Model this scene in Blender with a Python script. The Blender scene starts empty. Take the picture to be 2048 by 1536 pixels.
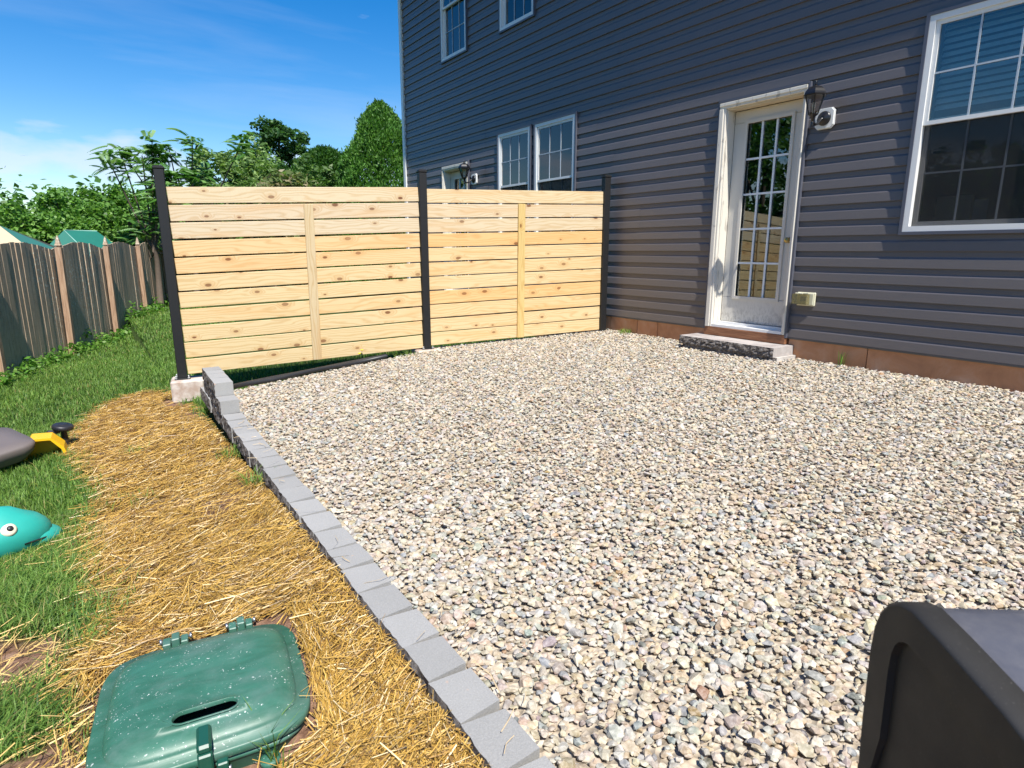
import bpy, math, random
import numpy as np
from mathutils import Vector, Matrix
R = math.radians
rng = np.random.default_rng(7)
random.seed(7)
scene = bpy.context.scene
C = scene.collection

# ------------------------------------------------------------------ camera, world, sun, exposure
# world frame: the eye is the origin, +Y runs along the house wall, +X towards the house, Z up (metres)
cam_d = bpy.data.cameras.new('camera')
cam = bpy.data.objects.new('camera', cam_d); C.objects.link(cam)
PITCH, YAW, ROLL = 0.215535, 0.602834, 0.00121
cy, sy, cp, sp = math.cos(YAW), math.sin(YAW), math.cos(PITCH), math.sin(PITCH)
f_ = Vector((sy, cy, 0)); r_ = Vector((cy, -sy, 0)); u_ = Vector((0, 0, 1))
f2 = cp * f_ - sp * u_; u2 = cp * u_ + sp * f_
r3 = math.cos(ROLL) * r_ + math.sin(ROLL) * u2; u3 = -math.sin(ROLL) * r_ + math.cos(ROLL) * u2
mm = Matrix((r3, u3, -f2)).transposed().to_4x4()
cam.matrix_world = mm
cam_d.sensor_width = 36.0
cam_d.lens = 1216.34 / 2048 * 36.0
cam_d.clip_start = 0.05
cam_d.clip_end = 3000
cam_d.dof.use_dof = True
cam_d.dof.focus_distance = 4.6
cam_d.dof.aperture_fstop = 11.0
scene.camera = cam

SUN = Vector((-0.150, -0.67, 1.0)).normalized()          # towards the sun
sun_el = math.asin(SUN.z)
sun_az = math.atan2(SUN.x, SUN.y)
sd = bpy.data.lights.new('sun', 'SUN'); sd.energy = 5.0; sd.angle = R(0.53); sd.color = (1.0, 0.955, 0.88)
so = bpy.data.objects.new('sun', sd); C.objects.link(so)
so.rotation_euler = (-SUN).to_track_quat('-Z', 'Y').to_euler()

w = bpy.data.worlds.new('World'); scene.world = w; w.use_nodes = True
nt = w.node_tree; N = nt.nodes; L = nt.links; N.clear()
def wn(t, **k):
    n = N.new(t)
    for a, b in k.items(): setattr(n, a, b)
    return n
sky = wn('ShaderNodeTexSky', sky_type='NISHITA', sun_disc=False, sun_elevation=sun_el, sun_rotation=sun_az,
         altitude=100, air_density=1.15, dust_density=0.1, ozone_density=3.0)
hs = wn('ShaderNodeHueSaturation'); hs.inputs['Saturation'].default_value = 1.5; hs.inputs['Hue'].default_value = 0.508
L.new(sky.outputs[0], hs.inputs['Color'])
tc = wn('ShaderNodeTexCoord')
sep = wn('ShaderNodeSeparateXYZ'); L.new(tc.outputs['Generated'], sep.inputs[0])
def wm(op, a, b=None, c=None, clamp=False):
    n = N.new('ShaderNodeMath'); n.operation = op; n.use_clamp = clamp
    for i, v in enumerate((a, b, c)):
        if v is None: continue
        if isinstance(v, (int, float)): n.inputs[i].default_value = v
        else: L.new(v, n.inputs[i])
    return n.outputs[0]
zz = wm('MAXIMUM', sep.outputs[2], 0.02)
zc = wm('ADD', zz, 0.10)
px = wm('DIVIDE', sep.outputs[0], zc); py = wm('DIVIDE', sep.outputs[1], zc)
cmb = wn('ShaderNodeCombineXYZ'); L.new(px, cmb.inputs[0]); L.new(py, cmb.inputs[1])
# thin high wisps
mp = wn('ShaderNodeMapping'); mp.inputs['Rotation'].default_value = (0, 0, R(35)); mp.inputs['Scale'].default_value = (0.35, 1.1, 1)
mp.inputs['Location'].default_value = (3.1, 0.4, 0)
L.new(cmb.outputs[0], mp.inputs[0])
n1 = wn('ShaderNodeTexNoise'); n1.inputs['Scale'].default_value = 0.9; n1.inputs['Detail'].default_value = 7; n1.inputs['Roughness'].default_value = 0.55; n1.inputs['Distortion'].default_value = 0.5
L.new(mp.outputs[0], n1.inputs['Vector'])
wisp = wm('MULTIPLY', wm('SUBTRACT', n1.outputs[0], 0.53), 2.2, clamp=True)
wisp = wm('MULTIPLY', wisp, 0.42)
# low cumulus bank near the horizon, in azimuth / elevation coordinates
azm = wm('ARCTAN2', sep.outputs[0], sep.outputs[1]); elv = wm('ARCSINE', sep.outputs[2])
c2 = wn('ShaderNodeCombineXYZ'); L.new(wm('MULTIPLY', azm, 9.0), c2.inputs[0]); L.new(wm('MULTIPLY', elv, 24.0), c2.inputs[1]); c2.inputs[2].default_value = 8.8
n2 = wn('ShaderNodeTexNoise'); n2.inputs['Scale'].default_value = 1.0; n2.inputs['Detail'].default_value = 7; n2.inputs['Roughness'].default_value = 0.48; n2.inputs['Distortion'].default_value = 0.25
L.new(c2.outputs[0], n2.inputs['Vector'])
band = wm('SUBTRACT', 1.0, wm('MULTIPLY', wm('ABSOLUTE', wm('SUBTRACT', elv, 0.112)), 17.0), clamp=True)
cum = wm('MULTIPLY', wm('SUBTRACT', wm('ADD', n2.outputs[0], wm('MULTIPLY', band, 0.44)), 0.735), 6.0, clamp=True)
cum = wm('MULTIPLY', cum, 0.55)
hz_ = wm('MULTIPLY', wm('SUBTRACT', 1.0, wm('MULTIPLY', elv, 9.0), clamp=True), 0.08)
cum = wm('MAXIMUM', cum, hz_)
cov = wm('MAXIMUM', wisp, cum)
mix = wn('ShaderNodeMixRGB'); mix.inputs[2].default_value = (5.5, 5.9, 6.9, 1)
L.new(cov, mix.inputs[0]); L.new(hs.outputs[0], mix.inputs[1])
bg = wn('ShaderNodeBackground'); bg.inputs[1].default_value = 0.102
L.new(mix.outputs[0], bg.inputs[0])
wo = wn('ShaderNodeOutputWorld'); L.new(bg.outputs[0], wo.inputs[0])

scene.view_settings.view_transform = 'Standard'
scene.view_settings.look = 'None'
scene.view_settings.gamma = 1
scene.view_settings.use_curve_mapping = False
scene.view_settings.exposure = 0.62
scene.cycles.max_bounces = 8
scene.cycles.transparent_max_bounces = 16

# ------------------------------------------------------------------ node material helpers
class NM:
    def __init__(s, name):
        s.m = bpy.data.materials.new(name); s.m.use_nodes = True
        s.t = s.m.node_tree; s.N = s.t.nodes; s.L = s.t.links
        s.b = s.N['Principled BSDF']; s.out = s.N['Material Output']
    def n(s, t, **k):
        x = s.N.new(t)
        for a, b in k.items(): setattr(x, a, b)
        return x
    def put(s, v, sock):
        if hasattr(v, 'is_output'): s.L.new(v, sock)
        elif isinstance(v, (tuple, list)) and len(v) == 3 and sock.type == 'RGBA': sock.default_value = (*v, 1)
        else: sock.default_value = v
    def math(s, op, a, b=None, c=None, clamp=False):
        x = s.n('ShaderNodeMath', operation=op, use_clamp=clamp)
        for i, v in enumerate((a, b, c)):
            if v is not None: s.put(v, x.inputs[i])
        return x.outputs[0]
    def mix(s, f, a, b, mode='MIX'):
        x = s.n('ShaderNodeMixRGB', blend_type=mode)
        s.put(f, x.inputs[0]); s.put(a, x.inputs[1]); s.put(b, x.inputs[2]); return x.outputs[0]
    def noise(s, vec, scale, detail=3, rough=0.5, dist=0.0):
        x = s.n('ShaderNodeTexNoise'); x.inputs['Scale'].default_value = scale; x.inputs['Detail'].default_value = detail
        x.inputs['Roughness'].default_value = rough; x.inputs['Distortion'].default_value = dist
        if vec is not None: s.L.new(vec, x.inputs['Vector'])
        return x.outputs[0]
    def coord(s, kind='Object', scale=(1, 1, 1), rand=0.0):
        v = s.n('ShaderNodeTexCoord').outputs[kind]
        if rand:
            oi = s.n('ShaderNodeObjectInfo')
            k = s.math('MULTIPLY', oi.outputs['Random'], rand)
            c = s.n('ShaderNodeCombineXYZ'); s.L.new(k, c.inputs[0]); s.L.new(k, c.inputs[1]); s.L.new(k, c.inputs[2])
            a = s.n('ShaderNodeVectorMath', operation='ADD'); s.L.new(v, a.inputs[0]); s.L.new(c.outputs[0], a.inputs[1]); v = a.outputs[0]
        if scale != (1, 1, 1):
            m = s.n('ShaderNodeVectorMath', operation='MULTIPLY'); s.L.new(v, m.inputs[0]); m.inputs[1].default_value = scale; v = m.outputs[0]
        return v
    def ramp(s, f, stops, interp='LINEAR'):
        x = s.n('ShaderNodeValToRGB'); x.color_ramp.interpolation = interp
        e = x.color_ramp.elements
        while len(e) > 1: e.remove(e[-1])
        e[0].position = stops[0][0]; c = stops[0][1]; e[0].color = (*c, 1) if len(c) == 3 else c
        for p, c in stops[1:]:
            q = e.new(p); q.color = (*c, 1) if len(c) == 3 else c
        s.put(f, x.inputs[0]); return x.outputs[0]
    def smooth(s, v, lo, hi):
        x = s.n('ShaderNodeMapRange', interpolation_type='SMOOTHSTEP')
        s.put(v, x.inputs[0]); x.inputs[1].default_value = lo; x.inputs[2].default_value = hi; return x.outputs[0]
    def bump(s, h, strength=0.3, dist=0.01):
        x = s.n('ShaderNodeBump'); x.inputs['Strength'].default_value = strength; x.inputs['Distance'].default_value = dist
        s.L.new(h, x.inputs['Height']); s.L.new(x.outputs[0], s.b.inputs['Normal'])
    def set(s, color=None, rough=None, metal=None, spec=None):
        if color is not None: s.put(color, s.b.inputs['Base Color'])
        if rough is not None: s.put(rough, s.b.inputs['Roughness'])
        if metal is not None: s.put(metal, s.b.inputs['Metallic'])
        if spec is not None: s.put(spec, s.b.inputs['Specular IOR Level'])
        return s.m

def simple(name, col, rough=0.5, var=0.12, scale=12, bump=0.0, metal=0.0, rand=5.0, spec=0.5):
    q = NM(name); v = q.coord('Object', rand=rand)
    n = q.noise(v, scale, 4, 0.6)
    d = tuple(c * (1 - var) for c in col); e = tuple(min(1, c * (1 + var)) for c in col)
    q.set(q.mix(n, d, e), rough, metal, spec)
    if bump: q.bump(q.noise(v, scale * 8, 3), bump, 0.004)
    return q.m

def leafy(name, rough=0.55, trans=0.35, attr='col', spec=0.35):
    """foliage: colour from the mesh's own attribute, part of the light passing through"""
    q = NM(name); a = q.n('ShaderNodeAttribute', attribute_name=attr)
    q.set(a.outputs['Color'], rough, spec=spec)
    tr = q.n('ShaderNodeBsdfTranslucent')
    br = q.mix(1.0, a.outputs['Color'], (1.5, 1.7, 0.8), 'MULTIPLY'); q.L.new(br, tr.inputs[0])
    ms = q.n('ShaderNodeMixShader'); ms.inputs[0].default_value = trans
    q.L.new(q.b.outputs[0], ms.inputs[1]); q.L.new(tr.outputs[0], ms.inputs[2]); q.L.new(ms.outputs[0], q.out.inputs[0])
    return q.m

M = {}
def mats():
    # siding
    q = NM('slate_vinyl'); v = q.coord('Object', rand=9)
    n = q.noise(q.coord('Object', (1.5, 1.5, 60), 9), 3.0, 4, .6); n2_ = q.noise(v, 1.3, 3)
    base = q.mix(n, (0.108, 0.096, 0.094), (0.138, 0.121, 0.118)); base = q.mix(q.math('MULTIPLY', n2_, .35), base, (0.085, 0.085, 0.095))
    dust = q.smooth(q.noise(v, 260, 2), .72, .80); base = q.mix(q.math('MULTIPLY', dust, .25), base, (.3, .3, .3))
    q.set(base, 0.36, spec=.55); q.bump(q.noise(q.coord('Object', (2, 6, 90), 9), 4, 4), .12, .002); M['siding'] = q.m
    M['trimgrey'] = simple('slate_trim_vinyl', (.085, .09, .115), .4, .08, 5)
    # foundation concrete stained red brown
    q = NM('stained_foundation_concrete'); v = q.coord('Object', rand=7)
    n = q.noise(v, 3.5, 6, .6, .6)
    c = q.ramp(n, [(.3, (.40, .19, .095)), (.5, (.53, .26, .13)), (.62, (.56, .31, .18)), (.75, (.60, .42, .30))])
    q.set(c, .85, spec=.2); q.bump(q.noise(v, 45, 5), .35, .004); M['foundation'] = q.m
    # white weathered vinyl / paint
    q = NM('weathered_white_paint'); v = q.coord('Object', (3, 3, .8), 4)
    n = q.noise(v, 5, 5, .6, .8)
    fl = q.smooth(n, .56, .64)
    c = q.mix(q.math('MULTIPLY', fl, .7), (.66, .62, .54), (.36, .33, .28))
    q.set(c, .5); q.bump(q.noise(v, 20, 4), .15, .002); M['oldwhite'] = q.m
    M['white'] = simple('white_vinyl', (.72, .72, .70), .38, .05, 4)
    M['muntin'] = simple('white_grille', (.72, .75, .76), .5, .04, 4)
    q = NM('white_door_paint'); v = q.coord('Object')
    s_ = q.n('ShaderNodeSeparateXYZ'); q.L.new(v, s_.inputs[0])
    low = q.math('SUBTRACT', 1, q.smooth(s_.outputs[2], -.72, -.42)); n = q.noise(q.coord('Object', (1, 6, 3)), 7, 5, .65, .5)
    dirt = q.math('MULTIPLY', low, q.smooth(n, .42, .66))
    tan = q.math('MULTIPLY', q.smooth(s_.outputs[2], .9, 1.35), .45)
    c = q.mix(q.math('MULTIPLY', dirt, .6), (.60, .57, .51), (.22, .20, .17)); c = q.mix(tan, c, (.62, .50, .33))
    q.set(c, .42); M['door'] = q.m
    M['grille'] = simple('window_grille', (.40, .46, .52), .5, .04, 4)
    M['tanwood'] = simple('tan_primed_wood', (.60, .50, .35), .6, .12, 14)
    # glass: thin architectural pane
    for nm, tint, bo in (('glass', (.86, .92, .92), 2.2), ('lampglass', (.9, .9, .88), 1.5)):
        q = NM(nm); fr = q.n('ShaderNodeFresnel'); fr.inputs[0].default_value = 1.52
        k = q.math('MULTIPLY', fr.outputs[0], bo, clamp=True)
        tp = q.n('ShaderNodeBsdfTransparent'); tp.inputs[0].default_value = (*tint, 1)
        gl = q.n('ShaderNodeBsdfGlossy'); gl.inputs['Roughness'].default_value = 0.0
        bp = q.n('ShaderNodeBump'); bp.inputs['Strength'].default_value = .04; bp.inputs['Distance'].default_value = .01
        q.L.new(q.noise(q.coord('Object', rand=3), 1.6, 1), bp.inputs['Height']); q.L.new(bp.outputs[0], gl.inputs['Normal'])
        ms = q.n('ShaderNodeMixShader'); q.L.new(k, ms.inputs[0]); q.L.new(tp.outputs[0], ms.inputs[1]); q.L.new(gl.outputs[0], ms.inputs[2])
        q.L.new(ms.outputs[0], q.out.inputs[0]); M[nm] = q.m
    q = NM('insect_screen'); tp = q.n('ShaderNodeBsdfTransparent'); ms = q.n('ShaderNodeMixShader'); ms.inputs[0].default_value = .42
    q.set((.012, .012, .013), .6); q.L.new(tp.outputs[0], ms.inputs[1]); q.L.new(q.b.outputs[0], ms.inputs[2]); q.L.new(ms.outputs[0], q.out.inputs[0]); M['screen'] = q.m
    M['interior'] = simple('interior_paint', (.16, .16, .15), .8, .1, 1)
    M['blind'] = simple('blind_slat', (.60, .70, .74), .5, .05, 3)
    M['curtain'] = simple('blue_curtain', (.20, .34, .92), .8, .2, 6)
    M['palecurtain'] = simple('pale_curtain', (.35, .36, .45), .8, .15, 6)
    M['roof'] = simple('roof_shingle', (.07, .07, .075), .9, .3, 40, .5)
    # new pine
    def pine(name, greenish=0.0):
        q = NM(name); oi = q.n('ShaderNodeObjectInfo')
        v = q.coord('Object', rand=37)
        sv = q.n('ShaderNodeSeparateXYZ'); q.L.new(v, sv.inputs[0]); vd = q.n('ShaderNodeCombineXYZ'); q.L.new(q.math('MULTIPLY', sv.outputs[0], 3.4), vd.inputs[0]); q.L.new(q.math('MULTIPLY', sv.outputs[2], 6.5), vd.inputs[1])
        vo = q.n('ShaderNodeTexVoronoi', voronoi_dimensions='2D'); vo.inputs['Scale'].default_value = 1; vo.inputs['Randomness'].default_value = .95
        q.L.new(vd.outputs[0], vo.inputs['Vector'])
        d = vo.outputs['Distance']
        sc = q.n('ShaderNodeSeparateColor'); q.L.new(vo.outputs['Color'], sc.inputs[0])
        on = q.math('GREATER_THAN', sc.outputs[0], .60)
        rad = q.math('ADD', q.math('MULTIPLY', sc.outputs[1], .06), .035)
        rel = q.math('DIVIDE', d, rad)
        knot = q.math('MULTIPLY', q.math('SUBTRACT', 1, q.smooth(rel, .75, 1.15)), on)
        halo = q.math('MULTIPLY', q.math('SUBTRACT', 1, q.smooth(rel, 1.0, 4.5)), on)
        ring = q.math('MULTIPLY', q.math('SUBTRACT', 1, q.smooth(q.math('ABSOLUTE', q.math('SUBTRACT', rel, 1.0)), .0, .35)), on)
        # grain: bands across the width, bent round the knots and by slow noise
        sp_ = q.n('ShaderNodeSeparateXYZ'); q.L.new(v, sp_.inputs[0])
        slow = q.noise(q.coord('Object', (.9, 1, 5), 37), 1.0, 3, .5); tone = q.noise(q.coord('Object', (.8, 1, 9), 53), 1.2, 3, .6)
        g = q.math('ADD', q.math('MULTIPLY', sp_.outputs[2], 34), q.math('MULTIPLY', slow, 11))
        g = q.math('ADD', g, q.math('MULTIPLY', halo, 2.2))
        band_ = q.math('ABSOLUTE', q.math('SUBTRACT', q.math('FRACT', g), .5))
        band_ = q.math('MULTIPLY', q.smooth(band_, .18, .5), .8)
        fine = q.noise(q.coord('Object', (3, 40, 160), 37), 1.5, 4, .6)
        col = q.mix(band_, (.62, .485, .285), (.51, .34, .155))
        col = q.mix(q.math('MULTIPLY', fine, .35), col, (.70, .565, .36))
        col = q.mix(q.math('MULTIPLY', q.smooth(tone, .5, .72), .5), col, (.60, .36, .15)); col = q.mix(q.math('MULTIPLY', halo, .45), col, (.52, .31, .13))
        kv = q.math('MULTIPLY', knot, q.math('ADD', .55, q.math('MULTIPLY', sc.outputs[2], .45))); col = q.mix(kv, col, (.17, .065, .025))
        col = q.mix(q.math('MULTIPLY', ring, .55), col, (.16, .07, .03))
        tint = q.n('ShaderNodeMixRGB', blend_type='MULTIPLY'); tint.inputs[0].default_value = 1; q.L.new(col, tint.inputs[1]); q.L.new(oi.outputs['Color'], tint.inputs[2])
        q.set(tint.outputs[0], .6, spec=.3); q.bump(q.math('ADD', fine, band_), .12, .002)
        return q.m
    M['pine'] = pine('new_pine')
    # brown treated sill board
    q = NM('brown_wood'); v = q.coord('Object', (1, 1.4, 30), 3); n = q.noise(v, 2.2, 5, .6, 1.2)
    q.set(q.ramp(n, [(.3, (.10, .04, .02)), (.5, (.24, .10, .045)), (.7, (.36, .18, .09))]), .6); q.bump(n, .25, .004); M['brownwood'] = q.m
    # weathered grey pickets
    q = NM('weathered_fence_wood'); v = q.coord('Object', rand=23)
    n = q.noise(q.coord('Object', (14, 14, 1.1), 23), 3.2, 7, .72, .5)
    c = q.ramp(n, [(.25, (.20, .14, .095)), (.45, (.42, .315, .22)), (.6, (.49, .385, .28)), (.78, (.58, .48, .37))])
    tr = q.noise(q.coord('Object', (3, 3, 30), 23), 3, 4, .6); c = q.mix(q.math('MULTIPLY', q.smooth(tr, .5, .75), .3), c, (.16, .12, .09))
    patch = q.smooth(q.noise(q.n('ShaderNodeNewGeometry').outputs['Position'], .55, 2), .45, .58)
    li = q.math('MULTIPLY', q.smooth(q.noise(v, 26, 3, .6), .57, .63), patch); c = q.mix(q.math('MULTIPLY', li, .8), c, (.60, .61, .53))
    q.set(c, .9, spec=.15); q.bump(n, .6, .008); M['oldfence'] = q.m
    q = NM('cedar_post_wood'); v = q.coord('Object', (8, 8, .6), 11); n = q.noise(v, 5, 6, .6, .5)
    q.set(q.ramp(n, [(.3, (.22, .135, .085)), (.5, (.38, .245, .16)), (.72, (.50, .36, .25))]), .85, spec=.2); q.bump(n, .4, .005); M['postwood'] = q.m
    # black powder coat
    M['black'] = simple('black_powdercoat', (.009, .009, .0095), .5, .15, 30, .08)
    M['lampblack'] = simple('black_lantern_metal', (.012, .012, .014), .3, .2, 12)
    M['dgrey'] = simple('charcoal_plastic', (.05, .048, .048), .5, .1, 8)
    # concrete
    for nm, a_, b_ in (('concrete', (.42, .39, .36), (.56, .53, .49)), ('padcon', (.40, .30, .24), (.60, .54, .48))):
        q = NM(nm); v = q.coord('Object', rand=13); n = q.noise(v, 9, 6, .6); q.set(q.mix(q.smooth(n, .35, .65), a_, b_), .9, spec=.2); q.bump(q.noise(v, 90, 5), .4, .004); M[nm] = q.m
    q = NM('grey_block'); v = q.coord('Object', rand=17); n = q.noise(v, 6, 4, .6); f = q.noise(v, 240, 3, .7)
    oi = q.n('ShaderNodeObjectInfo')
    c = q.mix(n, (.27, .268, .258), (.325, .32, .308)); c = q.mix(q.math('MULTIPLY', q.smooth(f, .4, .7), .5), c, (.40, .392, .378))
    c = q.mix(q.math('MULTIPLY', q.smooth(f, .58, .66), .0), c, (.1, .1, .1))
    st = q.math('MULTIPLY', q.smooth(q.noise(v, 13, 3, .6), .66, .72), .55); c = q.mix(st, c, (.55, .36, .25))
    tn = q.n('ShaderNodeMixRGB', blend_type='MULTIPLY'); tn.inputs[0].default_value = 1; q.L.new(c, tn.inputs[1]); q.L.new(oi.outputs['Color'], tn.inputs[2])
    q.set(tn.outputs[0], .92, spec=.2); q.bump(q.noise(v, 190, 5, .7), .55, .004); M['block'] = q.m
    q = NM('split_face'); v = q.coord('Object', rand=17); n = q.noise(v, 28, 6, .7)
    q.set(q.ramp(n, [(.3, (.05, .045, .042)), (.5, (.17, .15, .135)), (.7, (.33, .31, .29))]), .95, spec=.1); q.bump(n, 1.0, .02); M['split'] = q.m
    q = NM('step_stone'); v = q.coord('Object', rand=17); n = q.noise(v, 7, 6, .6); q.set(q.ramp(n, [(.3, (.30, .26, .24)), (.55, (.42, .39, .37)), (.75, (.50, .44, .40))]), .9, spec=.2); q.bump(q.noise(v, 90, 5), .4, .004); M['stepstone'] = q.m
    # gravel
    q = NM('river_gravel'); a = q.n('ShaderNodeAttribute', attribute_name='col'); v = q.coord('Object')
    n = q.noise(v, 75, 4, .65); s2 = q.noise(v, 320, 3, .6)
    c = q.mix(q.smooth(n, .35, .7), q.mix(1.0, a.outputs['Color'], (.80, .80, .80), 'MULTIPLY'), q.mix(.25, a.outputs['Color'], (.85, .80, .72)))
    c = q.mix(q.math('MULTIPLY', q.smooth(s2, .55, .75), .25), c, (.25, .20, .16))
    q.set(c, .8, spec=.25); q.bump(s2, .25, .002); M['gravel'] = q.m
    q = NM('straw_blades'); a = q.n('ShaderNodeAttribute', attribute_name='col'); q.set(a.outputs['Color'], .42, spec=.5); M['straw'] = q.m
    M['grass'] = leafy('grass_blades', .5, .38)
    M['leaf'] = leafy('tree_leaves', .5, .30)
    M['bark'] = simple('bark', (.10, .075, .055), .9, .4, 20, .6)
    # ground
    q = NM('ground_soil_and_turf'); a = q.n('ShaderNodeAttribute', attribute_name='dirt'); v = q.coord('Object')
    n = q.noise(v, 22, 6, .65); n3 = q.noise(v, 3, 5, .6)
    soil = q.ramp(n, [(.3, (.12, .062, .038)), (.5, (.25, .145, .095)), (.7, (.38, .245, .17))])
    turf = q.ramp(q.noise(v, 60, 5, .7), [(.3, (.018, .030, .010)), (.5, (.035, .065, .016)), (.7, (.055, .10, .025))])
    turf = q.mix(q.math('MULTIPLY', n3, .3), turf, (.07, .08, .03))
    q.set(q.mix(a.outputs['Fac'], turf, soil), .95, spec=.1); q.bump(q.noise(v, 30, 6, .7), .8, .03); M['ground'] = q.m
    q = NM('gravel_bed_grit'); v = q.coord('Object'); vo = q.n('ShaderNodeTexVoronoi'); vo.inputs['Scale'].default_value = 38; q.L.new(v, vo.inputs['Vector'])
    q.set(q.ramp(vo.outputs['Distance'], [(.0, (.52, .45, .35)), (.5, (.46, .39, .30)), (.8, (.32, .26, .19))]), .95); q.bump(vo.outputs['Distance'], 1, .02); M['bed'] = q.m
    # green box plastic
    q = NM('glossy_green_plastic'); v = q.coord('Object'); n = q.noise(q.coord('Object', (1.5, 4, 1)), 5, 5, .6, .6)
    c = q.mix(q.smooth(n, .3, .7), (.028, .112, .070), (.042, .155, .104))
    haze = q.math('MULTIPLY', q.smooth(q.noise(v, 6, 5, .7, .5), .40, .72), .42); c = q.mix(haze, c, (.15, .215, .19))
    sp2 = q.math('MULTIPLY', q.smooth(q.noise(v, 150, 3, .6), .635, .68), q.smooth(q.noise(q.coord('Object', (1, 2.2, 1)), 9, 3, .6), .44, .60)); c = q.mix(sp2, c, (.62, .66, .62))
    q.set(c, q.math('ADD', .33, q.math('MULTIPLY', q.noise(q.coord('Object', (8, 60, 8)), 6, 5, .7), .25)), spec=.5); q.bump(q.noise(q.coord('Object', (6, 80, 6)), 5, 4), .06, .002); M['boxgreen'] = q.m
    M['plug'] = simple('dark_green_plastic', (.010, .075, .05), .4, .15, 20)
    M['steel'] = simple('bright_bolt_steel', (.62, .62, .62), .3, .1, 60, metal=.9)
    M['galv'] = simple('galvanized_bolt', (.55, .56, .57), .4, .15, 60, metal=.6)
    M['hole'] = simple('dark_inside', (.006, .006, .006), .9, .1, 5)
    M['teal'] = simple('teal_plastic', (.025, .36, .30), .5, .12, 7, .05)
    M['eyewhite'] = simple('eye_white', (.74, .66, .50), .5, .06, 10)
    M['toygrey'] = simple('grey_brown_plastic', (.15, .125, .115), .5, .12, 7, .05)
    M['toyyellow'] = simple('yellow_plastic', (.80, .46, .01), .4, .08, 9, .04)
    M['toyblack'] = simple('black_plastic', (.022, .022, .025), .45, .5, 18, .08)
    M['dandelion'] = simple('yellow_petal', (.85, .68, .02), .6, .1, 30)
    M['tarp'] = simple('green_tarp', (.015, .15, .11), .5, .15, 3, .1)
    M['tarpedge'] = simple('pale_tarp_seam', (.25, .50, .42), .5, .1, 3)
    M['beigecloth'] = simple('beige_canvas', (.55, .44, .28), .8, .08, 5)
    M['browncloth'] = simple('dark_brown_canvas', (.05, .045, .03), .8, .1, 5)
    M['tealcloth'] = simple('blue_green_canvas', (.02, .13, .11), .8, .1, 5)
    M['outlet'] = simple('aged_ivory_plastic', (.62, .59, .42), .4, .1, 12)
    q = NM('clear_yellowed_plastic'); tp = q.n('ShaderNodeBsdfTransparent'); tp.inputs[0].default_value = (.80, .76, .52, 1); ms = q.n('ShaderNodeMixShader'); ms.inputs[0].default_value = .32
    q.set((.38, .35, .22), .2); q.L.new(tp.outputs[0], ms.inputs[1]); q.L.new(q.b.outputs[0], ms.inputs[2]); q.L.new(ms.outputs[0], q.out.inputs[0]); M['bubble'] = q.m
    M['tube'] = simple('black_edging_plastic', (.02, .021, .024), .45, .3, 15)
    q = NM('grill_black'); v = q.coord('Object'); q.set(q.mix(q.math('MULTIPLY', q.smooth(q.noise(v, 420, 2, .5), .66, .74), .35), q.mix(q.noise(v, 4, 3), (.020, .019, .018), (.036, .034, .031)), (.14, .13, .12)), q.math('ADD', .42, q.math('MULTIPLY', q.noise(v, 14, 5, .7), .3)), spec=.35); q.bump(q.noise(v, 900, 2), .25, .0006); M['grillblack'] = q.m
    q = NM('grill_enamel'); v = q.coord('Object'); q.set(q.mix(q.smooth(q.noise(v, 9, 6, .7), .35, .75), (.095, .097, .115), (.16, .155, .16)), q.math('ADD', .25, q.math('MULTIPLY', q.noise(v, 11, 5, .7), .3)), spec=.5); q.bump(q.noise(v, 900, 2), .15, .0005); M['grillgrey'] = q.m
    M['brass'] = simple('brass', (.45, .33, .12), .35, .1, 40, metal=.9)
mats()

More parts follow.
